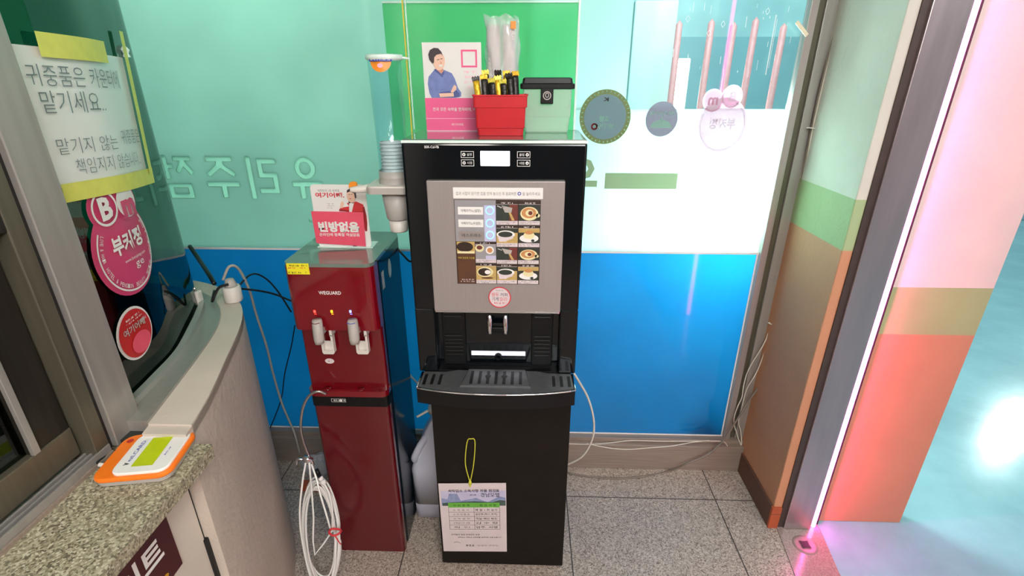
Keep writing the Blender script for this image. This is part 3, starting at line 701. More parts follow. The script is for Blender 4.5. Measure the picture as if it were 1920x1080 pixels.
# dark booth inside
bt = sthing('wall_booth', (-1.6, .9, 0), 'dark inner face of the reception booth below the glass', 'wall')
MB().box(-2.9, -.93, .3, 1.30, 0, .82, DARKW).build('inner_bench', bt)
b = MB(); b.box(-1.9, -1.25, .95, 1.35, .822, 1.16, DARKW, .01); b.box(-1.82, -1.33, .93, .95, .86, 1.13, BLACKM, .004); tag(b.build('dark_office_machine'), 'dark office machine inside the booth, hardly visible through the curved glass', 'office machine')
b = MB(); b.box(-2.9, -1.2, -2.2, -2.1, 0, 2.5, DARKW); b.box(-.94, -.90, -2.2, .10, 0, 2.5, WALLW); b.box(-2.9, -.94, -.02, .02, 0, 2.5, DARKW); struct(b.build('wall_side'), 'wall on the near left side of the room', 'wall')

# steel post at the end of the curved glass
ms = sthing('trim_3', (-.82, .8, .9), 'tall upright stainless steel post between the counter window and the curved glass', 'post')
MB().box(-.868, -.800, .772, .842, .905, 2.5, STEELV, .002).build('post', ms)
MB().box(-.858, -.812, .762, .772, .905, 2.5, DARKG).build('gap_strip', ms)
MB().box(-.862, -.806, .732, .762, .905, 2.5, ALUB, .002).build('frame_strip', ms)

# counter window
cw = sthing('window_3', (-.85, .4, .9), 'sliding counter window in brown aluminium frame above the granite counter', 'window')
MB().box(-.875, -.806, .02, .732, 1.355, 1.425, ALUD, .002).build('header', cw)
plab(MB().box(-.872, -.800, .02, .732, 1.423, 1.431, STEELV, .001).build('header_lit_top', cw), 'header top in lighter metal, its lit tone put into the colour')  # light on the header top put in as a lighter metal
MB().box(-.875, -.83, .02, .732, 2.40, 2.5, ALUD).build('top_rail', cw)
sa = MB(); sa.box(-.862, -.835, .655, .728, .93, 1.35, ALUD, .002); sa.box(-.862, -.835, .02, .728, 1.315, 1.352, ALUB, .002); sa.box(-.864, -.832, .02, .728, .926, .985, ALUB, .002); sa = sa.build('sash_frame', cw)
plab(MB().box(-.836, -.828, .652, .664, .985, 1.316, STEELV, .001).build('sash_bead', cw), 'lighter bead on the sash edge')
MB().box(-.850, -.846, .02, .655, .985, 1.316, DARKGL).build('glass_pane', cw)
MB().box(-.850, -.846, .02, .728, 1.431, 2.40, DARKGL).build('upper_pane', cw)
b = MB(); b.box(-.875, -.800, .02, .760, .898, .907, STEELD, .001)
for x in (-.806, -.818, -.830): b.box(x - .0022, x + .0022, .02, .760, .907, .922, STEELV, .0008)
b.build('sliding_track', cw)
# small tan card on the header
b = MB(); b.box(-.8065, -.8040, .42, .706, 1.388, 1.4225, TANC, .0005)
hx = lambda u, v, l=0: Vector((-.8038 + l, .42 + u, 1.388 + v))
b.text(hx, '하세요', .135, .272, .006, .030, BEAN, 1, .01); tag(b.build('tan_card'), 'tan card with handwritten letters stuck on the window header', 'card')

# granite counter with cream panels below
b = MB(); b.prism(rrect(-.86, -.624, .0, .791, .004), lambda u, v: Vector((u, v, .870)), lambda u, v: Vector((u, v, .899)), GRANITE)
tag(b.build('granite_counter'), 'speckled grey granite counter slab sticking out below the sliding window', 'counter')
b = MB(); b.box(-.90, -.690, -.3, .775, 0, .869, CREAMP, .002); b.box(-.72, -.692, .775, .779, .0, .868, DARKG)
cp = struct(b.build('wall_counter'), 'flat cream panel wall below the granite counter', 'wall')
b = MB(); b.box(-.692, -.684, .770, .781, 0, .655, RUBBER, .002); struct(b.build('trim_4'), 'black rubber strip down the joint of the cream walls', 'trim')
sg = thing('maroon_sign', (-.68, .5, .68), 'maroon sign with white letters on the cream wall under the granite counter', 'sign')
MB().box(-.6895, -.683, .28, .699, .676, .845, MAROON, .001).build('board', sg)
sx = lambda u, v, l=0: Vector((-.6828 + l, .28 + u, .56 + v))
b = MB(); b.text(sx, '이트', .285, .388, .172, .232, WHITE, 1, .03); b.ell(sx, .372, .135, .010, .006, GOLD, 1); b.build('lettering', sg)

# ---- things on the curved glass: paper notice and stickers. s runs along the glass, z up
GCUM = [0.0]
for a_, b_ in zip(GLS[:-1], GLS[1:]): GCUM.append(GCUM[-1] + (b_ - a_).length)
def on_glass(s_, z, l=0):
    for i in range(len(GCUM) - 1):
        if s_ <= GCUM[i + 1] or i == len(GCUM) - 2:
            t = (s_ - GCUM[i]) / (GCUM[i + 1] - GCUM[i]); p = GLS[i].lerp(GLS[i + 1], t)
            d = (GLS[i + 1] - GLS[i]).normalized(); n = Vector((d.y, -d.x, 0)); return Vector((p.x, p.y, z)) + n * (l * 3 + .002)
def glass_hit(px, py):
    d = _F + _r * (px - 960) / CAM_F - _U * (py - 540) / CAM_F
    for i in range(len(GLS) - 1):
        a, b = GLS[i], GLS[i + 1]; e = b - a
        den = d.x * e.y - d.y * e.x
        if abs(den) < 1e-9: continue
        u = (a.y * d.x - a.x * d.y) / -den
        if 0 <= u <= 1:
            p = a + e * u; t = p.y / d.y
            return (GCUM[i] + e.length * u, CAM_H + d.z * t)
    return (GCUM[-1], 1)
def quad_map(tl, tr, br, bl):
    """u, v in 0..1 inside the four photo corners, laid on the glass"""
    A, B, C_, D = [glass_hit(*p) for p in (tl, tr, br, bl)]
    def f(u, v, l=0):
        s_ = (A[0] * (1 - u) + B[0] * u) * v + (D[0] * (1 - u) + C_[0] * u) * (1 - v)
        z = (A[1] * (1 - u) + B[1] * u) * v + (D[1] * (1 - u) + C_[1] * u) * (1 - v)
        return on_glass(s_, z, l)
    return f
def fine(mb, mp, m, l, nu=10, nv=6, u0=0, u1=1, v0=0, v1=1):
    mb.grid(lambda u, v: mp(u0 + (u1 - u0) * u, v0 + (v1 - v0) * v, l * LIFT), nu, nv, m); return mb
nm = quad_map((36, 84), (226, 108), (272, 322), (116, 352))
nt_ = thing('paper_notice', nm(.5, 0), 'white handwritten paper notice taped on the curved glass beside the steel post', 'notice')
b = MB(); fine(b, nm, WHITEG, 1, u0=-.06); b.build('paper_sheet', nt_)
b = MB()
b.text(nm, '귀중품은 카운터에', -.04, .80, .73, .88, PENCIL, 3, -.006)
b.text(nm, '맡기세요..', .0, .50, .54, .70, PENCIL, 3, -.006)
b.text(nm, '맡기지 않는', .02, .55, .24, .36, PENCIL, 3, -.01)
b.text(nm, '귀중품은', .62, .96, .27, .39, PENCIL, 3, -.01)
b.text(nm, '책임지지 않습니다..', .12, .88, .08, .20, PENCIL, 3, -.012)
plab(b.build('handwriting', nt_), 'grey handwritten letters')
for u0, u1, v0, v1, d in ((.07, .66, .93, 1.10, 0), (.97, 1.04, -.02, 1.22, 0), (-.04, 1.07, -.11, .03, 0)):
    b = MB(); R = random.Random(int(u0 * 100) + 9)
    fine(b, nm, YELL, 4 + v1, 8, 3, u0, u1, v0, v1); plab(b.build('tape', nt_), 'yellow masking tape')
b = MB(); p0 = nm(1.07, 1.08); b.lathe([(0, 0), (.009, .002), (.006, .010), (.010, .018), (.004, .026), (0, .027)], p0 + Vector((.004, 0, -.02)), ACRYE, 7, smooth=False)
tag(b.build('foil_scrap'), 'small crumpled silver scrap stuck at the top right corner of the taped notice', 'scrap')
# big pink sticker
cs, cz = glass_hit(222, 470)
e1 = glass_hit(281, 466); e0 = glass_hit(162, 466)
RS = (e1[0] - e0[0]) / 2; CS = (e1[0] + e0[0]) / 2; CZ = glass_hit(222, 468)[1] - .004; RZ = .100
gm = lambda u, v, l=0: on_glass(CS + u * RS, CZ + v * RZ + u * -.0, l)
ps = thing('pink_sticker', gm(0, -1), 'pink sticker with white Korean letters and two round heads on the curved glass', 'sticker')
b = MB(); b.ell(gm, 0, 0, 1, 1, PINKS, 1, n=40); b.ell(gm, -.30, .94, .46, .42, PINKS, 1.3, n=26); b.ell(gm, .42, .92, .42, .40, PINKS, 1.6, n=26); b.build('sticker_face', ps)
b = MB(); b.ring(gm, 0, 0, .90, .91, .04, WHITE, 3, a0=-pi * 1.2, a1=pi * .22, n=50); b.ring(gm, -.30, .94, .38, .35, .05, WHITE, 3); b.ell(gm, .42, .92, .34, .33, WHITE, 3)
b.text(gm, 'B', -.48, -.12, .72, 1.18, WHITE, 4, .04); b.text(gm, 'm', .18, .66, .62, .98, PINKS, 4, .06)
b.text(gm, '부커정', -.46, .56, -.06, .36, WHITE, 4, .035)
b.text(gm, 'www.bucujung.com', -.22, .52, -.28, -.19, WHITE, 4, .0); b.text(gm, 'ge', .08, .38, -.50, -.34, WHITE, 4, .0)
def arc_text(mb, mp, s, r, a0, a1, h, m, l):
    n = len(s)
    for k, ch in enumerate(s):
        if ch == ' ': continue
        a = a0 + (a1 - a0) * (k + .5) / n; wd = abs(a1 - a0) * r / n * .75
        f = lambda u, v, L=0, a=a: mp(r * cos(a) - u * sin(a) - v * cos(a), r * sin(a) + u * cos(a) - v * sin(a), L)
        mb.text(f, ch, -wd / 2, wd / 2, 0, h, m, l, .0)
arc_text(b, gm, 'LOVE & HAIR', .84, pi * .80, pi * 1.02, .09, WHITE, 4)
arc_text(b, gm, 'HOTEL & PENSION', .84, pi * 1.06, pi * 1.42, .09, WHITE, 4); arc_text(b, gm, 'BEAUTY', .84, pi * 1.46, pi * 1.60, .09, WHITE, 4); arc_text(b, gm, 'MEDICAL', .84, pi * 1.64, pi * 1.80, .09, WHITE, 4)
arc_text(b, gm, 'WEDDING & SNAP', .84, pi * 1.84, pi * 2.2, .09, WHITE, 4)
plab(b.build('lettering', ps), 'white lettering and rings')
# round red sticker
e1 = glass_hit(287, 626); e0 = glass_hit(209, 626); RS2 = (e1[0] - e0[0]) / 2; CS2 = (e1[0] + e0[0]) / 2; CZ2 = glass_hit(248, 626)[1]; RZ2 = .058
gr = lambda u, v, l=0: on_glass(CS2 + u * RS2, CZ2 + v * RZ2, l)
rs = thing('red_sticker', gr(0, -1), 'round red sticker with white rim low on the curved glass', 'sticker')
b = MB(); b.ell(gr, 0, 0, 1, 1, WHITE, 1, n=36); b.build('white_rim', rs)
b = MB(); b.ell(gr, 0, 0, .90, .91, REDS, 2, n=36); b.ell(gr, .12, -.42, .55, .40, PINKC, 3, n=24); b.build('sticker_face', rs)
b = MB(); b.text(gr, '여기어때', -.7, .55, .12, .42, GPLAS, 4, .02); b.marks(gr, -.5, .4, .62, .70, WHITE, 10, 4); b.marks(gr, -.45, .5, .50, .56, WHITE, 12, 4, 5); b.text(gr, '앱에서', .3, .62, .28, .42, WHITE, 5, .0); b.build('lettering', rs)

# ---- power plug and sockets at the end of the ledge
pk = thing('power_socket', (-.925, 1.425, SILL + .004), 'round white power socket standing on the end of the curved ledge', 'socket')
b = MB(); b.lathe([(0, 0), (.024, 0), (.026, .004), (.026, .045), (.023, .050), (.017, .050), (.016, .035), (0, .035)], (-.905, 1.40, SILL + .005), WPLAS, 26); b.build('socket_body', pk)
b = MB(); b.lathe([(0, .036), (.015, .036), (.017, .056), (.012, .072), (0, .074)], (-.905, 1.40, SILL + .005), GPLAS, 20); b.build('plug', pk)
p2 = thing('white_clip', aZ(368, 566, SILL + .02), 'small white plastic plug lying against the curved glass end', 'plug')
c_ = aZ(370, 560, SILL + .03)
b = MB(); b.box(c_.x - .010, c_.x + .012, c_.y - .012, c_.y + .012, SILL + .012, SILL + .055, WPLAS, .004); b.build('plug_body', p2)
b = MB(); b.lathe([(0, 0), (.004, 0), (.003, .012), (0, .013)], (c_.x, c_.y, SILL + .055), WSTEEL, 8); b.build('pin', p2)

# ---- card reader
cr = thing('card_reader', (-.715, .745, .8995), 'orange and white card reader with lime green display on the granite counter', 'card reader')
ca, sa_ = cos(.16), sin(.16)
def dv(u, v, z): return Vector((-.715 + u * ca - v * sa_, .737 + u * sa_ + v * ca, .8995 + z))
def slab(pts, levels, m):
    mb = MB(); bq = bmesh.new(); rows = []
    cx_ = sum(p[0] for p in pts) / len(pts); cy_ = sum(p[1] for p in pts) / len(pts)
    for sc_, z in levels: rows.append([bq.verts.new(dv(cx_ + (p[0] - cx_) * sc_, cy_ + (p[1] - cy_) * sc_, z + (p[2] if len(p) > 2 else 0))) for p in pts])
    n_ = len(pts)
    for A, B in zip(rows[:-1], rows[1:]):
        for k in range(n_): bq.faces.new((A[k], A[(k + 1) % n_], B[(k + 1) % n_], B[k]))
    bq.faces.new(rows[0][::-1]); bq.faces.new(rows[-1]); bmesh.ops.recalc_face_normals(bq, faces=list(bq.faces)); mb.add(bq, m); return mb
full = rrect(-.066, .066, -.062, .062, .022, 6)
slab(full, [(.90, 0), (.97, .003), (1.0, .012)], GPLAS).build('base_shell', cr)
slab(full, [(1.0, .012), (1.012, .0145), (1.0, .018), (.97, .020)], ORANGEP).build('orange_rim', cr)
face = rrect(-.036, .060, -.056, .057, .018, 6)
slab(face, [(1.0, .0195), (1.0, .023), (.97, .0245)], WHITEG).build('white_face', cr)
rm = lambda u, v, l=0: dv(u, v, .0246 + l)
b = MB(); b.rect(rm, -.006, .031, -.040, .040, LCD, 1); b.build('display', cr)
b = MB(); rt = lambda u, v, l=0: dv(-.012 - v, u, .0246 + l)
b.text(rt, 'ezLCARD', -.026, .032, .0015, .0085, INKB, 2, .005); b.text(rt, 'v', -.036, -.029, .000, .009, INK, 2, .03); b.marks(lambda u, v, l=0: dv(.042 - v, u, .0246 + l), -.02, .008, 0, .003, INKB, 6, 2); b.build('lettering', cr)
b = MB(); b.ell(lambda u, v, l=0: dv(u, v, .0202 + l), -.050, .042, .006, .006, REDS, 1); b.build('indicator_button', cr)
b = MB(); b.tube([dv(-.064, -.012, .010), dv(-.074, -.010, .010), dv(-.080, -.008, .010)], .004, WPLAS, 10); b.tube([dv(-.080, -.008, .010), dv(-.088, .0, .010), dv(-.086, .02, .006)], .002, CABLEB); b.build('cable_plug', cr)

# dish seen behind the sliding window
ds = thing('glass_dish', (-.93, .62, .82), 'glass dish with lime green pieces behind the sliding window', 'dish')
b = MB(); b.lathe([(0, .0), (.05, .0), (.085, .025), (.088, .03), (.082, .027), (.048, .006), (0, .006)], (-.955, .60, .821), ACRYE, 32); b.build('dish', ds)
b = MB(); R = random.Random(3); GRN = mat('lime_sweets', (150, 190, 30), .3, var=.2)
b.lathe([(0, .024), (.04, .025), (.07, .022)], (-.955, .60, .823), GRN, 24)
for k in range(40):
    a, r_ = R.random() * 6.28, .066 * sqrt(R.random()); b.lathe([(0, -.005), (.006, 0), (0, .005)], (-.955 + r_ * cos(a), .60 + r_ * sin(a), .848), GRN if k % 4 else WHITE, 6)
o = b.build('lime_sweets'); tag(o, 'bowlful of small lime green sweets in the glass dish', 'sweets', None, 'stuff')
MB().box(-1.25, -.93, .02, .93, .79, .82, CREAMP, .003).build('inner_shelf', bt)

# ================================================================== COFFEE MACHINE ON ITS CABINET
X0, X1 = -.302, .140
cb = thing('base_cabinet', (-.072, 1.44, 0), 'dark brown narrow cabinet carrying the coffee machine', 'cabinet')
b = MB(); b.box(-.281, .137, 1.262, 1.64, .03, .752, CABIN, .002); b.box(-.270, .128, 1.27, 1.62, 0, .03, BLACKM); b.build('carcass', cb)
b = MB(); b.box(-.280, .136, 1.243, 1.261, .012, .750, CABIN, .0015); b.build('door', cb)

cm = thing('coffee_machine', (-.08, 1.34, .7535), 'tall black coffee vending machine with a grey menu panel and white screen', 'coffee machine')
b = MB(); b.box(X0, X1, 1.228, 1.470, .995, 1.432, BLACKG, .006, 3); b.box(X0, X1, 1.36, 1.470, .754, .996, BLACKM, .003)
b.box(X0, -.250, 1.228, 1.37, .800, .998, BLACKG, .004); b.box(.092, X1, 1.228, 1.37, .800, .998, BLACKG, .004)
b.box(-.250, .092, 1.262, 1.37, .800, .998, BLACKG, .001)
b.build('housing', cm)
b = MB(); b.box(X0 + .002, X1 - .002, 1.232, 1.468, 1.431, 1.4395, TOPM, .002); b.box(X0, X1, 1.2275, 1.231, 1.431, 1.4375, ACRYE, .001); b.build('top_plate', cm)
mp_ = fy(0, 1.2278, 0)
b = MB(); b.box(-.245, .090, 1.214, 1.230, .998, 1.345, GREYP, .002); mpn = b.build('front_panel', cm)
MB().box(-.243, .088, 1.213, 1.226, .9945, .9985, CHROME, .001).build('panel_trim', cm)
MY = 1.2134
def U(cx): return -.178 + (cx - 250) / 578 * .209
def V(cy): return 1.298 - (cy - 210) / 562 * .218
mm_ = fy(0, MY, 0)
def urect(b, x0, x1, y0, y1, m, l=1): b.rect(mm_, U(x0), U(x1), V(y1), V(y0), m, l)
b = MB(); b.box(U(242), U(845), MY - .0012, MY + .0005, V(198), V(128), WHITE, .0006)
b.text(mm_, '컵과 시럽이 담기면 컵을 먼저 놓으신 후 음료버튼', U(262), U(668), V(176), V(154), INKG, 3.2, .0); b.ring(mm_, U(687), V(164), .0045, .0045, .002, INKB, 3.4, n=16); b.text(mm_, '을 눌러주세요', U(708), U(826), V(176), V(154), INKG, 3.2, .0)
plab(b.build('instruction_label', mpn), 'long white label with small grey print')
mb_ = MB(); mb_.rect(mm_, U(245), U(832), V(776), V(205), BEAN, .6); urect(mb_, 248, 528, 207, 478, GREYB, 1); urect(mb_, 448, 526, 240, 478, LAVEN, 1.5)
menu = mb_.build('menu_sheet', mpn)
for cy, t, m in ((275, '아메리카노(설탕)', WHITE), (357, '아메리카노(무설탕)', WHITE), (436, '에스프레소', GREYP)):
    b = MB(); urect(b, 270, 442, cy - 25, cy + 25, m, 3); b.text(mm_, t, U(290), U(425), V(cy + 12), V(cy - 11), INK if m is WHITE else INK, 4, .0)
    plab(b.build('drink_label', cm), 'small drink name label')
    b = MB(); b.lathe([(.0082, -.004), (.0103, -.004), (.0103, 0), (.0082, 0)], (U(487), MY, V(cy - 3)), CYANR, 30, 'y', False); b.lathe([(0, -.003), (.0075, -.003), (.0075, 0)], (U(487), MY, V(cy - 3)), LAVEN, 24, 'y', False)
    plab(b.build('drink_button', cm), 'round push button with a glowing cyan ring')
def cup_top(b, x0, x1, y0, y1, kind):
    w_, h_ = x1 - x0, y1 - y0; L = 3
    def E(cx, cy, rx, ry, m, l, **k): b.ell(mm_, U(x0 + w_ * cx), V(y0 + h_ * cy), .209 / 578 * w_ * rx, .218 / 562 * h_ * ry, m, l, **k)
    if kind == 'latte':
        urect(b, x0, x1, y0, y1, DGREEN, 2); E(.5, .55, .42, .42, CREAMC, 3); E(.48, .5, .34, .32, LATTE, 4); E(.5, .5, .18, .2, CREAMC, 5); E(.55, .5, .10, .13, REDBR, 6); E(.9, .66, .1, .12, CREAMC, 3)
    elif kind == 'pour':
        urect(b, x0, x1, y0, y1, DGREEN, 2); urect(b, x0 + w_ * .6, x1, y0, y1, REDBR, 3); b.shape(mm_, [(U(x0 + w_ * .25), V(y0 + h_ * .05)), (U(x0 + w_ * .75), V(y0 + h_ * .2)), (U(x0 + w_ * .70), V(y0 + h_ * .5)), (U(x0 + w_ * .40), V(y0 + h_ * .48))], GPLAS, 4)
        b.shape(mm_, [(U(x0 + w_ * .58), V(y0 + h_ * .48)), (U(x0 + w_ * .68), V(y0 + h_ * .50)), (U(x0 + w_ * .86), V(y0 + h_ * .96)), (U(x0 + w_ * .72), V(y0 + h_ * .96))], TAN, 5)
        for k in range(5): E(.08 + .07 * k, .1 + .04 * (k % 3), .03, .04, WHITE, 4, n=6)
    elif kind == 'black':
        urect(b, x0, x1, y0, y1, TAN, 2); urect(b, x0, x1, y0, y0 + h_ * .3, DGREEN, 2.5); E(.44, .42, .43, .28, WHITE, 3); b.shape(mm_, [(U(x0 + w_ * .05), V(y0 + h_ * .5)), (U(x0 + w_ * .84), V(y0 + h_ * .5)), (U(x0 + w_ * .66), V(y0 + h_ * .9)), (U(x0 + w_ * .12), V(y0 + h_ * .9))], PAPERP, 3.5); E(.42, .40, .34, .19, DGREEN, 4.5); E(.7, .82, .28, .10, TAN, 5, rot=.3)
    elif kind == 'saucer':
        urect(b, x0, x1, y0, y1, DGREEN, 2); urect(b, x0, x1, y0, y0 + h_ * .28, TAN, 2.5); E(.5, .66, .45, .28, WHITE, 3); E(.5, .45, .26, .26, CREAMC, 4); E(.5, .26, .20, .13, LATTE, 5); E(.68, .80, .08, .09, DGREEN, 6)
    elif kind == 'cream':
        urect(b, x0, x1, y0, y1, TAN, 2); E(.45, .42, .40, .36, CREAMC, 3); E(.42, .42, .32, .28, BEAN, 4); E(.58, .42, .15, .15, WHITE, 5); E(.55, .85, .3, .06, BROWN, 3)
    elif kind == 'two':
        urect(b, x0, x1, y0, y1, GREYB, 2); E(.2, .25, .22, .25, CREAMC, 3); E(.2, .2, .14, .14, REDBR, 4); E(.7, .38, .2, .26, WHITE, 3); E(.7, .38, .13, .17, LATTE, 4); urect(b, x0 + w_ * .5, x1, y0 + h_ * .75, y1, LAVEN, 3)
tiles = [(531, 677, 215, 365, 1, 'pour'), (683, 828, 215, 365, 1, 'latte'), (531, 677, 370, 513, 1, 'black'), (683, 828, 370, 513, 1, 'saucer'), (531, 674, 518, 630, 0, 'pour'), (681, 826, 518, 630, 0, 'latte'),
         (531, 674, 633, 772, 1, 'black'), (681, 826, 633, 772, 1, 'saucer'), (382, 526, 480, 625, 1, 'two'), (382, 526, 629, 772, 1, 'cream')]
for k, (x0, x1, y0, y1, hd, kind) in enumerate(tiles):
    b = MB(); urect(b, x0, x1, y0, y1, PAPERP, 1.4); yt = y0 + (18 if hd else 0)
    if hd: urect(b, x0, x1, y0, y0 + 16, BEAN, 2); b.marks(mm_, U(x0 + 32), U(x1 - 30), V(y0 + 13), V(y0 + 4), WHITE, 9, 3, k)
    cup_top(b, x0, x1, yt, y1 - 26, kind); b.marks(mm_, U(x0 + 5), U(x1 - 8), V(y1 - 14), V(y1 - 21), INKG, 16, 3, k + 20); b.marks(mm_, U(x0 + 5), U(x0 + 90), V(y1 - 4), V(y1 - 11), INKG, 10, 3, k + 40)
    plab(b.build('recipe_photo', menu), 'coffee picture tile with a line of print')
b = MB(); urect(b, 252, 378, 480, 772, BROWN, 1.4); urect(b, 252, 378, 480, 560, TAN, 2); b.ell(mm_, U(308), V(515), .021, .013, BEAN, 3); urect(b, 255, 375, 545, 560, CREAMC, 3.5)
b.text(mm_, '커피 맛있게 드는법', U(258), U(372), V(598), V(584), GOLDL, 3, .0); b.marks(mm_, U(270), U(370), V(748), V(739), PAPERP, 12, 3); b.marks(mm_, U(270), U(370), V(762), V(753), PAPERP, 12, 3, 4)
plab(b.build('brown_column', menu), 'brown side column with a picture of coffee beans')
b = MB(); cx_, cz_ = U(548), V(873); b.ell(mm_, cx_, cz_, .0292, .0296, PAPERP, 1, n=36); b.ring(mm_, cx_, cz_, .0296, .0300, .0026, REDT, 2)
b.text(mm_, '원두', cx_ - .021, cx_ - .002, cz_ + .003, cz_ + .014, REDT, 3, .0); b.text(mm_, '커피', cx_ + .002, cx_ + .021, cz_ + .003, cz_ + .013, INK, 3, .0); b.text(mm_, '기계', cx_ - .020, cx_ - .003, cz_ - .010, cz_ + .001, INK, 3, .0); b.text(mm_, '입니다', cx_ + .001, cx_ + .020, cz_ - .010, cz_ + .001, REDT, 3, .0); b.marks(mm_, cx_ - .018, cx_ + .018, cz_ - .018, cz_ - .014, REDT, 10, 3); b.marks(mm_, cx_ - .012, cx_ + .012, cz_ + .019, cz_ + .022, INKG, 10, 3)
plab(b.build('round_label', mpn), 'round label with a red ring')
# screen and keys
b = MB(); b.box(-.1135, -.0435, 1.2255, 1.229, 1.379, 1.4135, SCREEN, .001); plab(b.build('screen', cm), 'small blank white lit screen')
for x0, z0, t, rt_ in ((-.160, 1.3975, '설정', 0), (-.160, 1.378, '시정', 0), (-.026, 1.3975, '올림', 1), (-.026, 1.378, '내림', 1)):
    b = MB(); b.frame(mp_, x0, x0 + .031, z0, z0 + .0155, .0011, WHITE, 1)
    if rt_: b.ell(mp_, x0 + .024, z0 + .0077, .0040, .0040, WHITE, 1, n=14); b.ell(mp_, x0 + .024, z0 + .0077, .0016, .0016, INK, 2, n=8); b.text(mp_, t, x0 + .005, x0 + .017, z0 + .0045, z0 + .011, WHITE, 1, .0)
    else: b.ell(mp_, x0 + .007, z0 + .0077, .0040, .0040, WHITE, 1, n=14); b.ell(mp_, x0 + .007, z0 + .0077, .0016, .0016, INK, 2, n=8); b.text(mp_, t, x0 + .014, x0 + .026, z0 + .0045, z0 + .011, WHITE, 1, .0)
    b.build('touch_key', cm)
b = MB(); b.text(mp_, 'BSK-Cal-FB', -.246, -.212, 1.4195, 1.4255, WHITE, 1, .01); b.build('model_mark', cm)
# nozzle
b = MB()
for x in (-.099, -.056):
    b.lathe([(0, 0), (.0055, 0), (.0068, .004), (.0068, .078), (0, .078)], (x, 1.232, .922), CHROME, 16)
b.box(-.094, -.061, 1.226, 1.240, .928, .944, BLACKM, .002); b.box(-.105, -.050, 1.222, 1.27, .982, .997, BLACKM, .002)
plab(b.build('spout', cm), 'twin chrome coffee spout')
zb = aY(934, 666, 1.262).z; b = MB(); b.box(-.156, -.001, 1.260, 1.263, zb, zb + .0135, STRIPL, .001); plab(b.build('reflection_bar', cm), 'white bar in the cup bay, bright reflection put in as a glow')  # reflection of a bright strip put in as a weakly glowing bar
b = MB(); b.lathe([(.007, -.008), (.0105, -.008), (.0105, .004), (.007, .004)], (-.0785, 1.2585, zb - .001), BLACKM, 20, 'y'); b.build('cup_sensor_ring', cm)
for s_, xr in ((-1, (-.235, -.170)), (1, (.015, .075))):
    b = MB(); b.box(xr[0], xr[1], 1.252, 1.263, .81, .997, BLACKM, .003)
    for z in (.985, .975, .965, .905, .893, .881, .869, .857, .845): b.box(xr[0] + .008, xr[1] - .008, 1.248, 1.254, z - .0025, z + .0025, BLACKR, .001)
    b.build('vent_ribs', cm)
# drip tray, front edge bowed
def bow(u): return 1.118 + .026 * abs(u * 2 - 1) ** 2.2
NB = 24
outl = [(X0 + .008 + (X1 - X0 - .014) * k / NB, bow(k / NB)) for k in range(NB + 1)]
b = MB(); b.zprism(outl + [(X1 - .004, 1.232), (X0 + .006, 1.232)], .754, .797, BLACKM); b.box(X0 + .012, X1 - .012, 1.23, 1.36, .756, .797, BLACKM)
tray = b.build('drip_tray', cm)
b = MB(); b.tube([(x, y + .002, .799) for x, y in outl] + [(X1 - .006, 1.225, .799)], .0025, CHROME, 8, 1); b.tube([(X0 + .008, 1.225, .799), (X0 + .008, 1.15, .799)], .0025, CHROME, 8, 0); plab(b.build('chrome_edge', tray), 'thin bowed chrome rim')
b = MB(); tin = [(x * .985 - .001, y + .010) for x, y in outl]
b.zprism(tin + [(X1 - .012, 1.226), (.066, 1.226), (.010, 1.243), (-.172, 1.243), (-.226, 1.226), (X0 + .014, 1.226)], .797, .801, GREYT)
b.prism([(-.178, 1.15), (.016, 1.15), (.002, 1.235), (-.164, 1.235)], lambda u, v: Vector((u, v, .801)), lambda u, v: Vector((-.081 + (u + .081) * .96, 1.19 + (v - 1.19) * .96, .807)), GREYT)
zt = lambda u, v, l=0: Vector((u, v, .8072 + l)); zt2 = lambda u, v, l=0: Vector((u, v, .8012 + l))
for k in range(7):
    cx_ = -.081 + (k - 3) * .0225; b.rect(zt, cx_ - .0042, cx_ + .0042, 1.158, 1.222, BLACKR, 1)
    if k in (2, 4): b.ell(zt, cx_, 1.196, .0085, .009, BLACKR, 1.5, n=10)
for s_ in (0, 1):
    for k in range(3):
        cx_ = (-.278 + k * .021) if not s_ else (.078 + k * .021); b.rect(zt2, cx_ - .0042, cx_ + .0042, 1.160, 1.212, BLACKR, 1)
b.build('drip_grille', tray)
MB().box(-.248, .090, 1.236, 1.262, .795, .801, BLACKM, .001).build('bay_floor', tray)

# ---- tag hanging on the cabinet door
tg = thing('hanging_notice', (-.165, 1.236, .07), 'laminated notice card with a green bar hanging by a yellow string on the dark cabinet', 'notice card')
TP = [Vector(p) for p in ((-.275, 0, .374), (-.0575, 0, .383), (-.056, 0, .080), (-.273, 0, .074))]
TW, TH = .217, .305
def tm(u, v, l=0):
    a = TP[0].lerp(TP[1], u); c = TP[3].lerp(TP[2], u); p = c.lerp(a, v); return Vector((p.x, 1.2385 - l, p.z))
b = MB(); b.prism([(0, 0), (1, 0), (1, 1), (0, 1)], lambda u, v: tm(u, v, -.001), lambda u, v: tm(u, v, .0006), PAPERP); b.build('card', tg)
b = MB(); b.rect(tm, .03, .99, .69, .90, LAVEN, 1.6, 4)
b.shape(tm, [(.03, .70), (.03, .80), (.12, .78), (.15, .86), (.27, .86), (.32, .76), (.55, .80), (.72, .74), (.90, .82), (.99, .80), (.99, .70)], MOUNT, 2)
b.shape(tm, [(.04, .69), (.04, .73), (.2, .74), (.5, .755), (.8, .74), (.9, .77), (.99, .76), (.99, .69)], TREEP, 2.5); b.build('landscape_picture', tg)
b = MB(); b.rect(tm, .125, .90, .668, .735, GREENB, 3.2); b.text(tm, '서 비 항 목', .20, .45, .685, .715, INK, 4, .0); b.text(tm, '점 검 사 항', .60, .85, .685, .715, INK, 4, .0); plab(b.build('green_bar', tg), 'green heading bar')
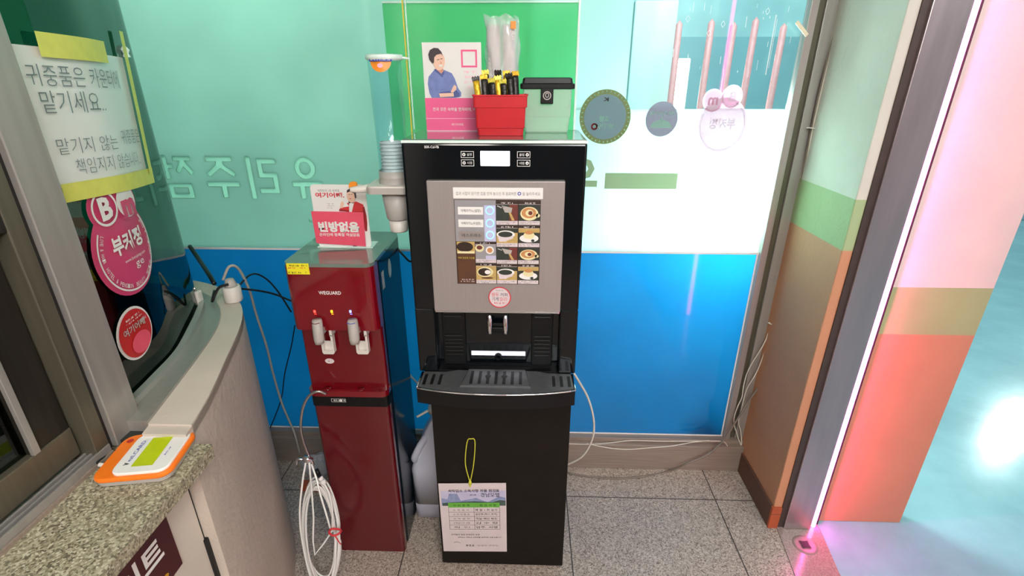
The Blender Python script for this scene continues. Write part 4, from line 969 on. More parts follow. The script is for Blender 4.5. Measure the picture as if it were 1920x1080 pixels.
b = MB(); b.text(tm, '숙박업소 소독사항 자율 점검표', .14, .90, .885, .925, INK, 4, .012); b.text(tm, '업소명', .46, .55, .835, .858, INK, 4, .0); b.text(tm, '경남모텔', .62, .90, .815, .875, INK, 4, .0)
for k, (t1, t2) in enumerate((('소 독 일 자', '매 월 1 회 실시'), ('소 독 약 품 명', '살균제 (락스 희석)'), ('소 독 범 위', '객실 계단 복도'), ('소독실시자 성명', '김 수 정'), ('확 인', '업주  서명'))):
    z1 = .665 - k * .0635; b.rect(tm, .125, .90, z1 - .066, z1 - .063, INK, 3.4); b.text(tm, t1, .19, .44, z1 - .046, z1 - .020, INKG, 4, .0); b.text(tm, t2, .53, .86, z1 - .048, z1 - .016, INK, 4, .0)
for u in (.125, .51, .898): b.rect(tm, u, u + .004, .348, .668, INK, 3.4)
b.text(tm, '자가점검 일일 위생관리 요령', .14, .58, .255, .278, INK, 4, .0); b.text(tm, '숙박업소 내에 손 소독제를 설치하여 이용 바랍니다', .24, .92, .215, .235, INK, 4, .0)
b.text(tm, '보 건 소', .36, .49, .085, .115, INK, 4, .02); b.text(tm, '위생과 연락처', .54, .86, .088, .110, INKG, 4, .0); b.ring(tm, .22, .125, .06, .03, .006, INKG, 4, a0=.3, a1=2.6); b.build('lettering', tg)
b = MB(); top = aY(883, 823, 1.2365); kn = tm(.475, 1.02, .004)
b.tube([kn, kn.lerp(top, .45) + Vector((-.016, 0, 0)), top + Vector((-.012, 0, -.012)), top, top + Vector((.012, 0, -.010)), kn.lerp(top, .45) + Vector((.010, 0, 0)), kn], .0017, YSTR, 7, 8)
b.lathe([(0, -.008), (.006, -.004), (.005, .003), (.0025, .008), (0, .009)], kn, YSTR, 10); b.tube([kn, tm(.47, .985, .003), tm(.475, .965, .002)], .003, YSTR, 7, 4); plab(b.build('string', tg), 'knotted yellow string loop')
b = MB(); b.lathe([(0, 0), (.003, 0), (.003, -.004), (0, -.005)], (top.x, 1.2425, top.z - .002), WSTEEL, 10, 'y'); tag(b.build('hook'), 'tiny hook on the cabinet door holding the yellow string', 'hook')

# ================================================================== THINGS ON THE COFFEE MACHINE
TZ = 1.4398
ac = thing('acrylic_sheet', (-.1, 1.46, TZ), 'upright clear acrylic sheet at the back edge of the coffee machine top', 'acrylic sheet')
MB().box(-.318, .125, 1.4585, 1.4625, TZ, 1.98, ACRY).build('sheet', ac)
MB().box(.123, .1285, 1.456, 1.465, TZ, 1.98, ACRYE, .0008).build('bright_edge', ac)
MB().box(-.319, -.3165, 1.456, 1.465, TZ, 1.98, ACRYE, .0005).build('bright_edge', ac)
b = MB(); b.box(-.3265, -.3235, 1.4555, 1.464, TZ - .012, 1.98, ACRYY, .0008); plab(b.build('yellow_edge', ac), 'thin yellow edging strip')

# pink standing card
pc = thing('pink_standing_card', (-.2, 1.42, TZ), 'white and pink standing card with a man in a blue shirt on the coffee machine', 'standing card')
cm_ = fy(-.275, 1.4205, TZ)   # 0..152 x 0..217 mm
def PU(x): return (x - 70) / 605 * .154 - .002
def PV(y): return (992 - y) / 897 * .2165
def ps_(*pts): return [(PU(x), PV(y)) for x, y in pts]
b = MB(); b.box(-.275, -.123, 1.4205, 1.4235, TZ, TZ + .2165, WHITEG, .001); b.box(-.275, -.123, 1.4235, 1.448, TZ, TZ + .003, ACRYE); b.build('card', pc)
b = MB(); b.rect(cm_, 0, .152, 0, PV(645), PINK, 1); b.rect(cm_, 0, .152, PV(862), PV(856), PINKL, 2); b.rect(cm_, 0, .152, .0, .002, PINKL, 2); plab(b.build('pink_band', pc), 'pink lower band')
b = MB(); b.text(cm_, '전국 모든 숙박을 한자리에, 여행', PU(155), PU(640), PV(782), PV(742), WHITE, 2.5, .01); b.text(cm_, '여기어때', PU(345), PU(468), PV(935), PV(908), WHITE, 2.5, .0); b.build('lettering', pc)
b = MB(); b.frame(cm_, PU(470), PU(632), PV(338), PV(165), .0045, PINK, 1)
for k, (x0, x1) in enumerate(((490, 620), (480, 625), (495, 630), (525, 570))): b.marks(cm_, PU(x0), PU(x1), PV(395 + k * 50), PV(370 + k * 50), PINKL, 7, 1, k)
plab(b.build('pink_frame', pc), 'empty pink square frame and faint pink print')
b = MB()
b.shape(cm_, ps_((185, 370), (240, 345), (300, 365), (370, 395), (400, 450), (430, 545), (460, 590), (455, 630), (400, 642), (150, 642), (128, 590), (118, 500), (130, 430)), DENIM, 2)
b.shape(cm_, ps_((225, 600), (240, 585), (370, 570), (380, 545), (400, 555), (440, 600), (440, 636), (235, 640)), DENIM2, 3)
b.shape(cm_, ps_((125, 500), (175, 470), (215, 560), (240, 640), (155, 642), (130, 600)), DENIM, 3.2)
b.shape(cm_, ps_((228, 598), (380, 592), (384, 628), (240, 636)), SKIN, 4); b.shape(cm_, ps_((350, 585), (378, 530), (395, 510), (415, 530), (410, 560), (375, 590)), SKIN, 4.2)
b.shape(cm_, ps_((200, 330), (285, 350), (290, 385), (268, 405), (215, 375)), SKIN2, 4); b.ell(cm_, PU(247), PV(278), .0150, .0215, SKIN, 5, rot=-.1); b.shape(cm_, ps_((188, 360), (210, 352), (262, 400), (290, 372), (298, 392), (275, 435), (250, 410)), DENIM2, 5.4)
b.shape(cm_, ps_((180, 300), (150, 260), (142, 210), (160, 170), (200, 148), (245, 152), (275, 185), (288, 225), (270, 205), (225, 215), (200, 240), (196, 290)), HAIR, 6)
b.shape(cm_, ps_((228, 262), (252, 256), (252, 262), (228, 268)), HAIR, 6.5); b.shape(cm_, ps_((262, 252), (284, 250), (284, 256), (262, 258)), HAIR, 6.5); b.shape(cm_, ps_((238, 316), (285, 308), (275, 330), (250, 332)), WHITE, 6.5); b.shape(cm_, ps_((262, 275), (276, 300), (258, 302)), SKIN2, 6.5)
plab(b.build('man_picture', pc), 'picture of a man in a blue shirt with folded arms')

# red basket with coffee sticks
bk = thing('red_basket', (-.07, 1.33, TZ), 'small red plastic basket holding coffee sticks on top of the coffee machine', 'basket')
def tub(zs, m, cx, cy):
    mb = MB(); bq = bmesh.new(); rows = []
    for hx_, hy_, z in zs: rows.append([bq.verts.new((cx + p[0], cy + p[1], z)) for p in rrect(-hx_, hx_, -hy_, hy_, .006, 3)])
    n_ = len(rows[0])
    for A, B in zip(rows[:-1], rows[1:]):
        for k in range(n_): bq.faces.new((A[k], A[(k + 1) % n_], B[(k + 1) % n_], B[k]))
    bq.faces.new(rows[0][::-1]); bq.faces.new(rows[-1]); bmesh.ops.recalc_face_normals(bq, faces=list(bq.faces)); mb.add(bq, m); return mb
BX, BY = -.0695, 1.334
tub([(.056, .026, TZ + .0003), (.058, .028, TZ + .018), (.060, .030, TZ + .019), (.062, .032, TZ + .066), (.0655, .0345, TZ + .067), (.066, .035, TZ + .092), (.068, .036, TZ + .093), (.068, .036, TZ + .096), (.063, .031, TZ + .096), (.056, .024, TZ + .010)], REDB, BX, BY).build('basket_body', bk)
R = random.Random(11)
def stick(i, x, y, lx, ly, h, rz, m, m2, lab):
    t = thing('coffee_stick', (x, y, TZ + .012), lab, 'coffee stick', 'coffee sticks in the red basket')
    d = Vector((lx, ly, 1)).normalized(); sd = Vector((cos(rz), sin(rz), 0)); sd = (sd - d * sd.dot(d)).normalized(); nn = d.cross(sd)
    o_ = Vector((x, y, TZ + .0135)); b = MB(); bq = bmesh.new(); rows = []
    prof = [(0, .008, .0015), (.008, .008, .004), (h * .5, .0075, .0055), (h - .016, .008, .004), (h - .010, .008, .0012)]
    for hh, a, c in prof: rows.append([bq.verts.new(o_ + d * hh + sd * a * cos(k * pi / 5) + nn * c * sin(k * pi / 5)) for k in range(10)])
    for A, B in zip(rows[:-1], rows[1:]):
        for k in range(10): bq.faces.new((A[k], A[(k + 1) % 10], B[(k + 1) % 10], B[k]))
    bq.faces.new(rows[0][::-1]); bq.faces.new(rows[-1]); bmesh.ops.recalc_face_normals(bq, faces=list(bq.faces)); b.add(bq, m, True); b.build('wrapper', t)
    b = MB(); zig = []
    for k in range(7): zig.append((-.0095 + .019 * k / 6, h - .002 + (.003 if k % 2 else 0)))
    pts = [(-.0085, h - .012)] + zig[:1] + zig[1:] + [(.0085, h - .012)]
    b.prism(pts, lambda u, v: o_ + d * v + sd * u - nn * .0007, lambda u, v: o_ + d * v + sd * u + nn * (.0007 + .002 * sin(u * 500)), m2); b.build('crimped_end', t)
    return t
specs = [(-.112, 1.330, -.16, .05, .125, .1, GOLD, BLKF, 'gold coffee stick leaning at the left corner of the red basket'),
         (-.100, 1.322, -.08, .0, .128, .3, BLKF, GOLD, 'black coffee stick right beside the leftmost gold one'),
         (-.095, 1.346, -.10, .05, .139, .0, BLKF, GOLDL, 'black coffee stick at the back left of the red basket'),
         (-.084, 1.322, -.06, .0, .120, -.3, BLKF, GOLDL, 'black coffee stick with a pale gold end, left of the middle'),
         (-.074, 1.342, -.02, .05, .138, .5, BLKF, BLKF, 'all black coffee stick standing upright in the middle'),
         (-.064, 1.326, -.10, .0, .126, .2, GOLD, GOLDL, 'gold coffee stick leaning across the middle with a bright end'),
         (-.054, 1.320, -.08, .0, .118, -.2, BLKF, GOLDL, 'short black coffee stick in front of the middle'),
         (-.048, 1.342, -.06, .03, .137, .1, GOLD, GOLD, 'gold coffee stick right of the middle'),
         (-.034, 1.330, -.12, .0, .132, -.1, BLKF, BLKF, 'dark coffee stick tilted left, second from the right'),
         (-.026, 1.338, -.06, .05, .136, .4, BLKF, GOLD, 'rightmost black coffee stick in the red basket')]
for i, s_ in enumerate(specs): stick(i, *s_)

# clear canister with black lid
cn = thing('clear_canister', (.047, 1.43, TZ), 'clear plastic canister with black clip lid behind the red basket', 'canister')
tub([(.054, .034, TZ + .0004), (.056, .036, TZ + .004), (.060, .038, TZ + .040), (.0605, .0385, TZ + .0405), (.062, .040, TZ + .110)], CANP, .047, 1.413).build('canister_body', cn)
b = MB()
for z in (.042, .062, .082): b.box(-.014, .108, 1.3735, 1.4525, TZ + z, TZ + z + .0015, CANP)
b.build('moulded_lines', cn)
tub([(.0675, .043, TZ + .107), (.069, .0445, TZ + .109), (.069, .0445, TZ + .119), (.064, .040, TZ + .121), (.062, .038, TZ + .132), (.058, .034, TZ + .134)], BLACKM, .047, 1.413).build('lid', cn)
b = MB(); b.box(.030, .062, 1.3635, 1.369, TZ + .072, TZ + .110, BLACKM, .002); clip = b.build('clip', cn)
b = MB(); cf = fy(.046, 1.3632, TZ + .092); b.ell(cf, 0, 0, .0105, .0105, GPLAS, 1); b.ell(cf, 0, 0, .008, .008, BLACKM, 2); b.ring(cf, 0, .001, .005, .006, .002, GPLAS, 3); plab(b.build('badge', clip), 'small round grey badge')

# crumpled clear bag with paper cup sleeves
bg = thing('cup_bag', (-.075, 1.43, TZ), 'tall crumpled clear plastic bag of white cups standing behind the coffee sticks', 'plastic bag')
R = random.Random(4)
def bagf(u, v):
    a = u * 2 * pi; rx = .036 + .010 * sin(v * 5 + 1) ** 2 * (1 - v) + .004 * v; ry = .026
    w_ = 1 + .10 * sin(a * 5 + v * 9) + .06 * sin(a * 9 - v * 17)
    return Vector((-.072 + .010 * (1 - v) + rx * cos(a) * w_, 1.425 + ry * sin(a) * w_, TZ + .001 + v * .272 + .006 * sin(a * 4)))
b = MB(); b.grid(bagf, 48, 26, CLEARP); b.build('plastic_wrap', bg)
for x, z1, nm_ in ((-.090, .262, 'left'), (-.052, .258, 'right')):
    t = thing('cup_sleeve', (x, 1.425, TZ), '%s column of nested white paper cups inside the tall plastic bag' % nm_, 'paper cups', 'cup columns in the bag')
    prof = [(0, .002)]
    z = .003
    while z < z1 - .01: prof += [(.0155, z), (.0175, z + .0085), (.0182, z + .010), (.0155, z + .0105)]; z += .0105
    prof += [(0, z)]
    MB().lathe(prof, (x, 1.425, TZ), CUPW, 22).build('nested_cups', t)
b = MB(); b.box(-.047, -.034, 1.398, 1.401, TZ + .245, TZ + .262, ORANGE, .001); plab(b.build('printed_mark', bg), 'small orange print')

# ================================================================== CUP DISPENSER ON THE MACHINE'S LEFT SIDE
CX, CY = -.348, 1.32
cdp = thing('cup_dispenser', (CX, CY, 1.19), 'clear upright tube cup dispenser fixed to the left side of the coffee machine', 'cup dispenser')
MB().lathe([(.0365, 1.352), (.0405, 1.62), (.0385, 1.62), (.0345, 1.352)], (CX, CY, 0), ACRYB, 36).build('tube', cdp)
b = MB(); b.lathe([(.0400, 1.612), (.0445, 1.614), (.0445, 1.6235), (.0400, 1.6255), (.0385, 1.6235), (.0385, 1.612)], (CX, CY, 0), ACRYE, 36); b.tube([(CX + .043, CY, 1.618), (CX + .058, CY + .004, 1.616)], .003, ACRYE, 6, 0); b.build('top_rim', cdp)
# curved logo badge on the tube
def tb(u, v, l=0):
    r_ = .0412 + l; a = -pi / 2 + u / .040; return Vector((CX + r_ * cos(a), CY + r_ * sin(a), 1.607 + v))
b = MB()
NBd = 16
pts = [(-.026, .012)] + [(-.026 + .052 * k / NBd, .012) for k in range(1, NBd)] + [(.026, .012)] + [(.026 * cos(pi * k / NBd), .006 - .027 * sin(pi * k / NBd)) for k in range(0, NBd + 1)]
b.shape(tb, pts, ORANGE, 1); b.rect(tb, -.027, .027, .002, .012, INKB, 4, 8); b.text(tb, '돌체구스토 컵', -.022, .022, .004, .010, WHITE, 6, .01); b.ell(tb, 0, -.007, .006, .005, PINKL, 4); plab(b.build('badge', cdp), 'orange and blue badge')
b = MB(); b.prism(rrect(-.412, -.3035, 1.262, 1.375, .016), lambda u, v: Vector((u, v, 1.300)), lambda u, v: Vector((u, v, 1.316)), GPLAS); b.prism(rrect(-.410, -.3035, 1.264, 1.373, .016), lambda u, v: Vector((u, v, 1.316)), lambda u, v: Vector((u, v, 1.320)), WPLAS)
b.tube([(-.407, 1.30, 1.309), (-.44, 1.29, 1.307), (-.458, 1.285, 1.307)], .007, WPLAS, 10, 4, lambda t: .012 - .006 * t)
b.build('shelf_plate', cdp)
MB().lathe([(.041, 1.320), (.041, 1.324), (.0375, 1.352), (.0395, 1.352), (.0395, 1.330)], (CX, CY, 0), GPLAS, 32).build('collar', cdp)
MB().lathe([(0, 1.222), (.027, 1.222), (.030, 1.226), (.0385, 1.300), (.036, 1.300), (0, 1.29)], (CX, CY, 0), GPLAS, 32).build('outlet_cone', cdp)
MB().lathe([(0, 1.188), (.022, 1.188), (.024, 1.192), (.0255, 1.220), (0, 1.222)], (CX, CY, 0), WPLAS, 32).build('lower_cup', cdp)
for k in range(9):
    t = thing('paper_cup', (CX, CY, 1.325 + k * .0088), ('white paper cup %s of the stack in the clear dispenser tube' % ['at the very bottom', 'second from the bottom', 'third from the bottom', 'fourth from the bottom', 'in the middle', 'fourth from the top', 'third from the top', 'second from the top', 'at the very top'][k]), 'paper cup', 'paper cups in the dispenser tube')
    z = 1.325 + k * .0088
    MB().lathe([(0, z), (.0245, z), (.0285, z + .0245), (.0275, z + .0245), (0, z + .0245)] if k < 8 else [(0, z), (.0245, z), (.0285, z + .0245), (.0265, z + .0245), (.022, z + .004), (0, z + .004)], (CX, CY, 0), CUPW, 26).build('cup_wall', t)
    MB().lathe([(.0283, z + .024), (.0312, z + .0245), (.0320, z + .0262), (.0312, z + .0282), (.0283, z + .0275)], (CX, CY, 0), CUPW, 26).build('rolled_rim', t)

# ================================================================== RED WATER DISPENSER
wd = thing('water_dispenser', (-.545, 1.42, 0), 'tall red hot and cold water dispenser left of the coffee machine', 'water dispenser')
WX0, WX1, WY = -.668, -.420, 1.292
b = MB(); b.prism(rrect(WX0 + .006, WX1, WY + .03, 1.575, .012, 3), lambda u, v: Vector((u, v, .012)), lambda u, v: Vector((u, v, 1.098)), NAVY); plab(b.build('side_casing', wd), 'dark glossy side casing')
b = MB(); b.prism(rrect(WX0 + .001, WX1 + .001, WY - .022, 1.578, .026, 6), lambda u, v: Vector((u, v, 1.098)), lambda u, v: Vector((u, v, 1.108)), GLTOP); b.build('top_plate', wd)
def frontp(x0, x1, y0, y1, z0, z1, r, m):
    mb = MB(); pts = [(x1, y1), (x0, y1)] + [(x0 + r - r * cos(t * pi / 12), y0 + r - r * sin(t * pi / 12)) for t in range(7)] + [(x1 - r + r * sin(t * pi / 12), y0 + r - r * cos(t * pi / 12)) for t in range(7)]
    mb.zprism(pts, z0, z1, m); return mb
frontp(WX0, WX1, WY - .022, WY + .03, .905, 1.098, .024, RED).build('upper_front', wd)
frontp(WX0 + .004, WX1 - .002, WY + .010, WY + .035, .69, .905, .010, REDD).build('recess_panel', wd)
b = frontp(WX0 + .002, WX1, WY - .014, WY + .03, .672, .692, .022, RED); b.box(WX0 + .03, WX1 - .03, WY - .010, WY - .006, .690, .694, RED, .001)
for x in (-.607, -.503): b.lathe([(0, .692), (.012, .692), (.010, .6955), (0, .695)], (x, WY - .002, 0), REDD, 16)
shelf = b.build('drip_shelf', wd)
frontp(WX0 + .004, WX1 - .003, WY - .002, WY + .03, .628, .672, .012, BLACKM).build('black_band', wd)
frontp(WX0 + .006, WX1 - .004, WY, WY + .03, .0, .628, .014, mat('dark_red_gloss', (92, 10, 20), .16, var=.08, scale=4, coat=.5)).build('lower_door', wd)
b = MB(); bf = fy(0, WY - .003, 0); b.frame(bf, -.600, -.555, .645, .657, .0009, WHITE, 1); b.marks(bf, -.597, -.572, .648, .654, WHITE, 6, 1); b.rect(bf, -.574, -.566, .647, .655, WHITE, 1.5); b.marks(bf, -.565, -.557, .648, .654, WHITE, 2, 1, 3); b.build('small_mark', wd)
wf = fy(0, WY - .0225, 0)
b = MB(); p = aY(598, 552, WY - .0225); p1 = aY(639, 546, WY - .0225); b.text(wf, 'WEGUARD', p.x, p1.x, p.z, p1.z, WHITE, 1, .02); b.build('lettering', wd)
b = MB(); p = aY(540, 514, WY - .0225); p1 = aY(578, 494, WY - .0225); b.box(p.x, p1.x, WY - .0235, WY - .0222, p.z, p1.z, YELS, .0003); wl2 = fy(0, WY - .0236, 0)
b.marks(wl2, p.x + .003, p1.x - .004, p1.z - .008, p1.z - .004, INK, 10, 1); b.marks(wl2, p.x + .003, p1.x - .004, p1.z - .015, p1.z - .011, REDT, 5, 1, 2); b.marks(wl2, p.x + .003, p1.x - .004, p.z + .003, p.z + .008, INK, 12, 1, 6); plab(b.build('price_sticker', wd), 'yellow sticker with small print')
for px, m in ((590, LEDR), (622, LEDY), (657, LEDB)):
    p = aY(px, 584, WY - .022); b = MB(); b.box(p.x - .003, p.x + .003, WY - .0232, WY - .021, p.z - .004, p.z + .004, m, .0006); b.marks(wf, p.x - .005, p.x + .005, p.z - .009, p.z - .0065, m, 3, 1); plab(b.build('indicator_light', wd), {590: 'red light', 622: 'amber light', 657: 'blue light'}[px])
for px in (593, 660):
    p = aY(px, 600, WY - .04); x = p.x; z1 = p.z
    b = MB(); bq = bmesh.new(); rows = []
    for dz, dy, rr in ((0, 0, .0125), (-.006, -.002, .0145), (-.03, -.008, .0150), (-.055, -.014, .0145), (-.066, -.017, .0125)):
        rows.append([bq.verts.new((x + .004 * (-dz / .06) + rr * cos(k * pi / 9), WY - .036 + dy + rr * sin(k * pi / 9), z1 + dz)) for k in range(18)])
    for A, B in zip(rows[:-1], rows[1:]):
        for k in range(18): bq.faces.new((A[k], A[(k + 1) % 18], B[(k + 1) % 18], B[k]))
    bq.faces.new(rows[0]); bq.faces.new(rows[-1][::-1]); bmesh.ops.recalc_face_normals(bq, faces=list(bq.faces)); b.add(bq, GPLAS, True)
    b.box(x - .008, x + .012, WY - .04, WY + .012, z1 - .05, z1 - .03, GPLAS, .002)
    tap = b.build('tap', wd)
    b = MB(); lx = x + .010
    pr_ = [(lx - .018, z1 - .060), (lx - .018, z1 - .118), (lx - .014, z1 - .123), (lx + .014, z1 - .123), (lx + .018, z1 - .118), (lx + .018, z1 - .060), (lx + .012, z1 - .060), (lx + .012, z1 - .112), (lx - .012, z1 - .112), (lx - .012, z1 - .060)]
    yl = WY - .012
    b.prism(pr_[:], lambda u, v: Vector((u, yl + .010, v)), lambda u, v: Vector((u, yl - .006, v)), WPLAS); b.box(lx - .012, lx + .012, yl + .004, yl + .008, z1 - .113, z1 - .085, WPLAS)
    b.box(lx + .010, lx + .018, yl - .006, WY + .012, z1 - .064, z1 - .040, WPLAS, .001)
    b.build('push_lever', tap)
    b = MB(); b.tube([(x - .012, WY - .0505, z1 - .004), (x, WY - .053, z1 - .006), (x + .012, WY - .0505, z1 - .004)], .0012, INKB if px > 600 else REDD, 5, 3); b.build('colour_line', tap)
b = MB(); p = aY(618, 677, WY + .009); b.ell(fy(0, WY + .0098, 0), p.x, p.z, .014, .009, PAPERP, 1); b.ell(fy(0, WY + .0098, 0), p.x - .002, p.z, .002, .002, INKG, 2); plab(b.build('oval_sticker', wd), 'small pale oval sticker')
sxm = lambda u, v, l=0: Vector((WX1 + .0004 + l, u, v))
b = MB(); b.ell(sxm, 1.435, 1.035, .018, .030, GPLAS, 1); b.ring(sxm, 1.435, 1.035, .016, .027, .002, INKG, 2); plab(b.build('oval_label', wd), 'pale oval label on the side')
b = MB(); b.rect(sxm, 1.345, 1.370, 1.00, 1.055, GPLAS, 1); b.marks(sxm, 1.348, 1.366, 1.035, 1.04, INKG, 4, 2); plab(b.build('side_label', wd), 'small grey label on the side')

# acrylic stand with card on the water dispenser
sd_ = thing('acrylic_card_stand', (-.535, 1.42, 1.1082), 'acrylic stand with pink card and man in red jacket on the water dispenser', 'card stand')
SX, SZ, SY = -.6175, 1.1085, 1.412
sf = fy(SX, SY, SZ)
b = MB(); b.prism(rrect(SX, SX + .158, SZ, SZ + .186, .012), lambda u, v: Vector((u, SY, v)), lambda u, v: Vector((u, SY + .003, v)), WHITEG); b.build('card', sd_)
b = MB(); b.box(SX - .003, SX + .162, SY - .006, SY + .055, SZ - .0002, SZ + .0025, ACRYE, .0005); plab(b.build('clear_base', sd_), 'clear acrylic foot')
def SU(x): return (x - 75) / 810 * .158
def SV(y): return (1040 - y) / 990 * .186
def ss(*p): return [(SU(x), SV(y)) for x, y in p]
b = MB(); b.text(sf, '여기어때.', SU(140), SU(565), SV(250), SV(170), REDT, 2, .03); b.text(sf, '대한민국 1등 숙박앱', SU(185), SU(500), SV(160), SV(122), INKG, 2, .0); 
for k in range(3): b.marks(sf, SU(290), SU(410 - k * 15), SV(350 + k * 32), SV(338 + k * 32), INKG, 8, 1, k)
b.build('lettering', sd_)
b = MB()
b.shape(sf, ss((620, 380), (590, 330), (735, 305), (830, 350), (860, 520), (860, 640), (845, 770), (815, 770), (800, 600), (610, 470), (465, 450), (480, 405)), REDJ, 2)
b.shape(sf, ss((815, 400), (845, 380), (862, 520), (860, 650), (845, 770), (818, 770), (815, 560)), REDJ2, 3); b.shape(sf, ss((465, 425), (610, 440), (610, 462), (462, 455)), REDJ2, 3)
b.shape(sf, ss((625, 330), (700, 320), (650, 470), (612, 465)), WHITE, 3.2); b.shape(sf, ss((622, 300), (655, 315), (690, 300), (692, 335), (655, 325), (620, 335)), INK, 4)
b.shape(sf, ss((500, 330), (520, 300), (545, 310), (550, 350), (520, 405), (480, 410)), SKIN, 4); b.ell(sf, SU(668), SV(220), .0125, .0195, SKIN, 4.5); b.shape(sf, ss((612, 170), (620, 130), (665, 105), (720, 105), (748, 150), (745, 240), (725, 260), (718, 180), (660, 150), (625, 165)), HAIR, 5)
b.shape(sf, ss((635, 195), (658, 192), (658, 199), (635, 202)), HAIR, 5.5); b.shape(sf, ss((670, 192), (694, 190), (694, 197), (670, 199)), HAIR, 5.5); b.shape(sf, ss((635, 255), (672, 252), (655, 268)), REDT, 5.5)
b.shape(sf, ss((600, 990), (660, 990), (660, 1020), (600, 1020)), INK, 2)
plab(b.build('man_picture', sd_), 'picture of a man in a red jacket and bow tie')
b = MB(); b.prism(ss((655, 90), (668, 30), (690, 5), (740, 0), (775, 18), (780, 60), (750, 110), (722, 128), (690, 120)), lambda u, v: sf(u, v, .0055), lambda u, v: sf(u, v, -.002), ORANGE); plab(b.build('orange_hat_cutout', sd_), 'orange cut-out sticking up at the top')
b = MB(); b.prism(ss((50, 455), (825, 465), (805, 1010), (58, 965)), lambda u, v: sf(u, v, .0065), lambda u, v: sf(u, v, .0045), PINKC); pcd = b.build('pink_card', sd_)
b = MB(); LF = fy(SX, SY - .0066, SZ)
b.text(LF, '빈방없음', SU(128), SU(740), SV(785), SV(612), WHITE, 1, .05); b.text(LF, '온라인에 등록할 객실없음', SU(125), SU(735), SV(848), SV(795), WHITE, 1, .02); b.build('lettering', pcd)
b = MB(); p = aZ(572, 472, 1.1087); b.ring(lambda u, v, l=0: Vector((p.x + u, p.y + v, 1.1085 + l)), 0, 0, .016, .010, .003, WSTEEL, 1, a0=-2.6, a1=-.4, n=14); tag(b.build('paper_curl'), 'small pale curl lying on the left front of the dispenser top', 'scrap')

# ================================================================== JERRY CAN
jc = thing('jerry_can', (-.37, 1.54, 0), 'milky white plastic jerry can standing between the red dispenser and the dark cabinet', 'jerry can')
def jr(levels, m, cx=-.352, cy=1.53):
    mb = MB(); bq = bmesh.new(); rows = []
    for hx_, hy_, dx, z in levels: rows.append([bq.verts.new((cx + dx + p[0], cy + p[1], z)) for p in rrect(-hx_, hx_, -hy_, hy_, min(hx_, hy_) * .35, 4)])
    n_ = len(rows[0])
    for A, B in zip(rows[:-1], rows[1:]):
        for k in range(n_): bq.faces.new((A[k], A[(k + 1) % n_], B[(k + 1) % n_], B[k]))
    bq.faces.new(rows[0][::-1]); bq.faces.new(rows[-1]); bmesh.ops.recalc_face_normals(bq, faces=list(bq.faces)); mb.add(bq, m, True); return mb
jr([(.058, .082, 0, .0005), (.064, .090, 0, .008), (.065, .091, 0, .075)], JUGL).build('filled_bottom', jc)
jr([(.065, .091, 0, .075), (.066, .092, 0, .21), (.067, .093, 0, .232), (.065, .088, .002, .245), (.052, .060, .020, .34), (.040, .046, .030, .385), (.026, .026, .034, .41), (.022, .022, .034, .425)], JUGM).build('can_body', jc)
b = MB(); b.tube([(-.400, 1.466, .262), (-.402, 1.452, .290), (-.380, 1.462, .335), (-.362, 1.488, .355)], .013, JUGM, 12, 6); b.build('handle', jc)
b = MB(); b.lathe([(0, .424), (.027, .424), (.028, .446), (.025, .450), (0, .450)], (-.332, 1.545, 0), GPLAS, 22); b.tube([(-.356, 1.53, .440), (-.375, 1.515, .436), (-.395, 1.51, .425)], .005, WPLAS, 8, 4); b.build('cap', jc)

# ================================================================== HOSE, COIL, FITTINGS
hz = thing('gooseneck_faucet', (-.66, 1.25, .40), 'thin bent steel faucet pipe hanging beside the water dispenser', 'faucet')
b = MB(); pts = [aY(612, 739, 1.262), aY(596, 734, 1.255), aY(580, 742, 1.25), aY(568, 765, 1.245), aY(564, 800, 1.24), aY(568, 825, 1.235), aY(577, 850, 1.225), aY(588, 872, 1.215)]
b.tube(pts, .0042, WSTEEL, 10, 6); b.build('bent_pipe', hz)
b = MB(); c0 = aY(577, 862, 1.215); c1 = aY(593, 880, 1.21)
b.tube([c0 + Vector((-.012, 0, .008)), c0 + Vector((.014, 0, -.004))], .009, CHROME, 12, 0); b.lathe([(0, -.014), (.010, -.012), (.012, 0), (.010, .010), (0, .014)], c0, CHROME, 14); b.tube([c0 + Vector((-.012, 0, .0)), c0 + Vector((-.030, -.004, .004)), c0 + Vector((-.036, -.004, -.018))], .004, CHROME, 8, 4)
b.tube([c1, aY(599, 893, 1.205)], .0065, BLACKM, 10, 0); b.build('valve', hz)
b = MB(); q0, q1 = aY(600, 895, 1.203), aY(608, 907, 1.20); b.tube([q0, q0.lerp(q1, .4)], .008, WHITEG, 10, 0); b.tube([q0.lerp(q1, .5), q1], .0085, WHITEG, 10, 0); b.build('white_coupling', hz)
hc = thing('water_hose', (-.635, 1.17, 0), 'long coil of thin white water hose leaning against the red dispenser', 'hose')
R = random.Random(8)
b = MB(); pts = [aY(609, 908, 1.198), aY(617, 925, 1.19), aY(623, 955, 1.18), aY(623, 990, 1.172)]
cxh, czh = -.656, .212
base = None
def coilp(a, k, rx, rz, dx, dy): 
    v_ = sin(a); zz = czh + dx[1] + rz * v_
    yy = 1.178 + dy - (.21 - zz) * .22
    return Vector((cxh + dx[0] + rx * cos(a) + (.21 - zz) * -.0, yy, zz))
nl = 8
for k in range(nl):
    rx = .048 + .004 * (k % 4) + R.uniform(-.002, .003); rz = .178 + .006 * ((k * 3) % 5) - .003 * k; dx = (R.uniform(-.004, .005), R.uniform(-.006, .004)); dyk = (k % 4) * .0065 - .012
    for j in range(20):
        a = .15 + 2 * pi * j / 20
        pts.append(coilp(a, k, rx, rz + (dx[1] if k else 0), dx, dyk))
pts.append(coilp(.15, 9, .05, .18, (0, 0), .0)); pts += [aY(590, 1040, 1.15), aY(588, 970, 1.165), aY(583, 905, 1.19), aY(580, 868, 1.208)]
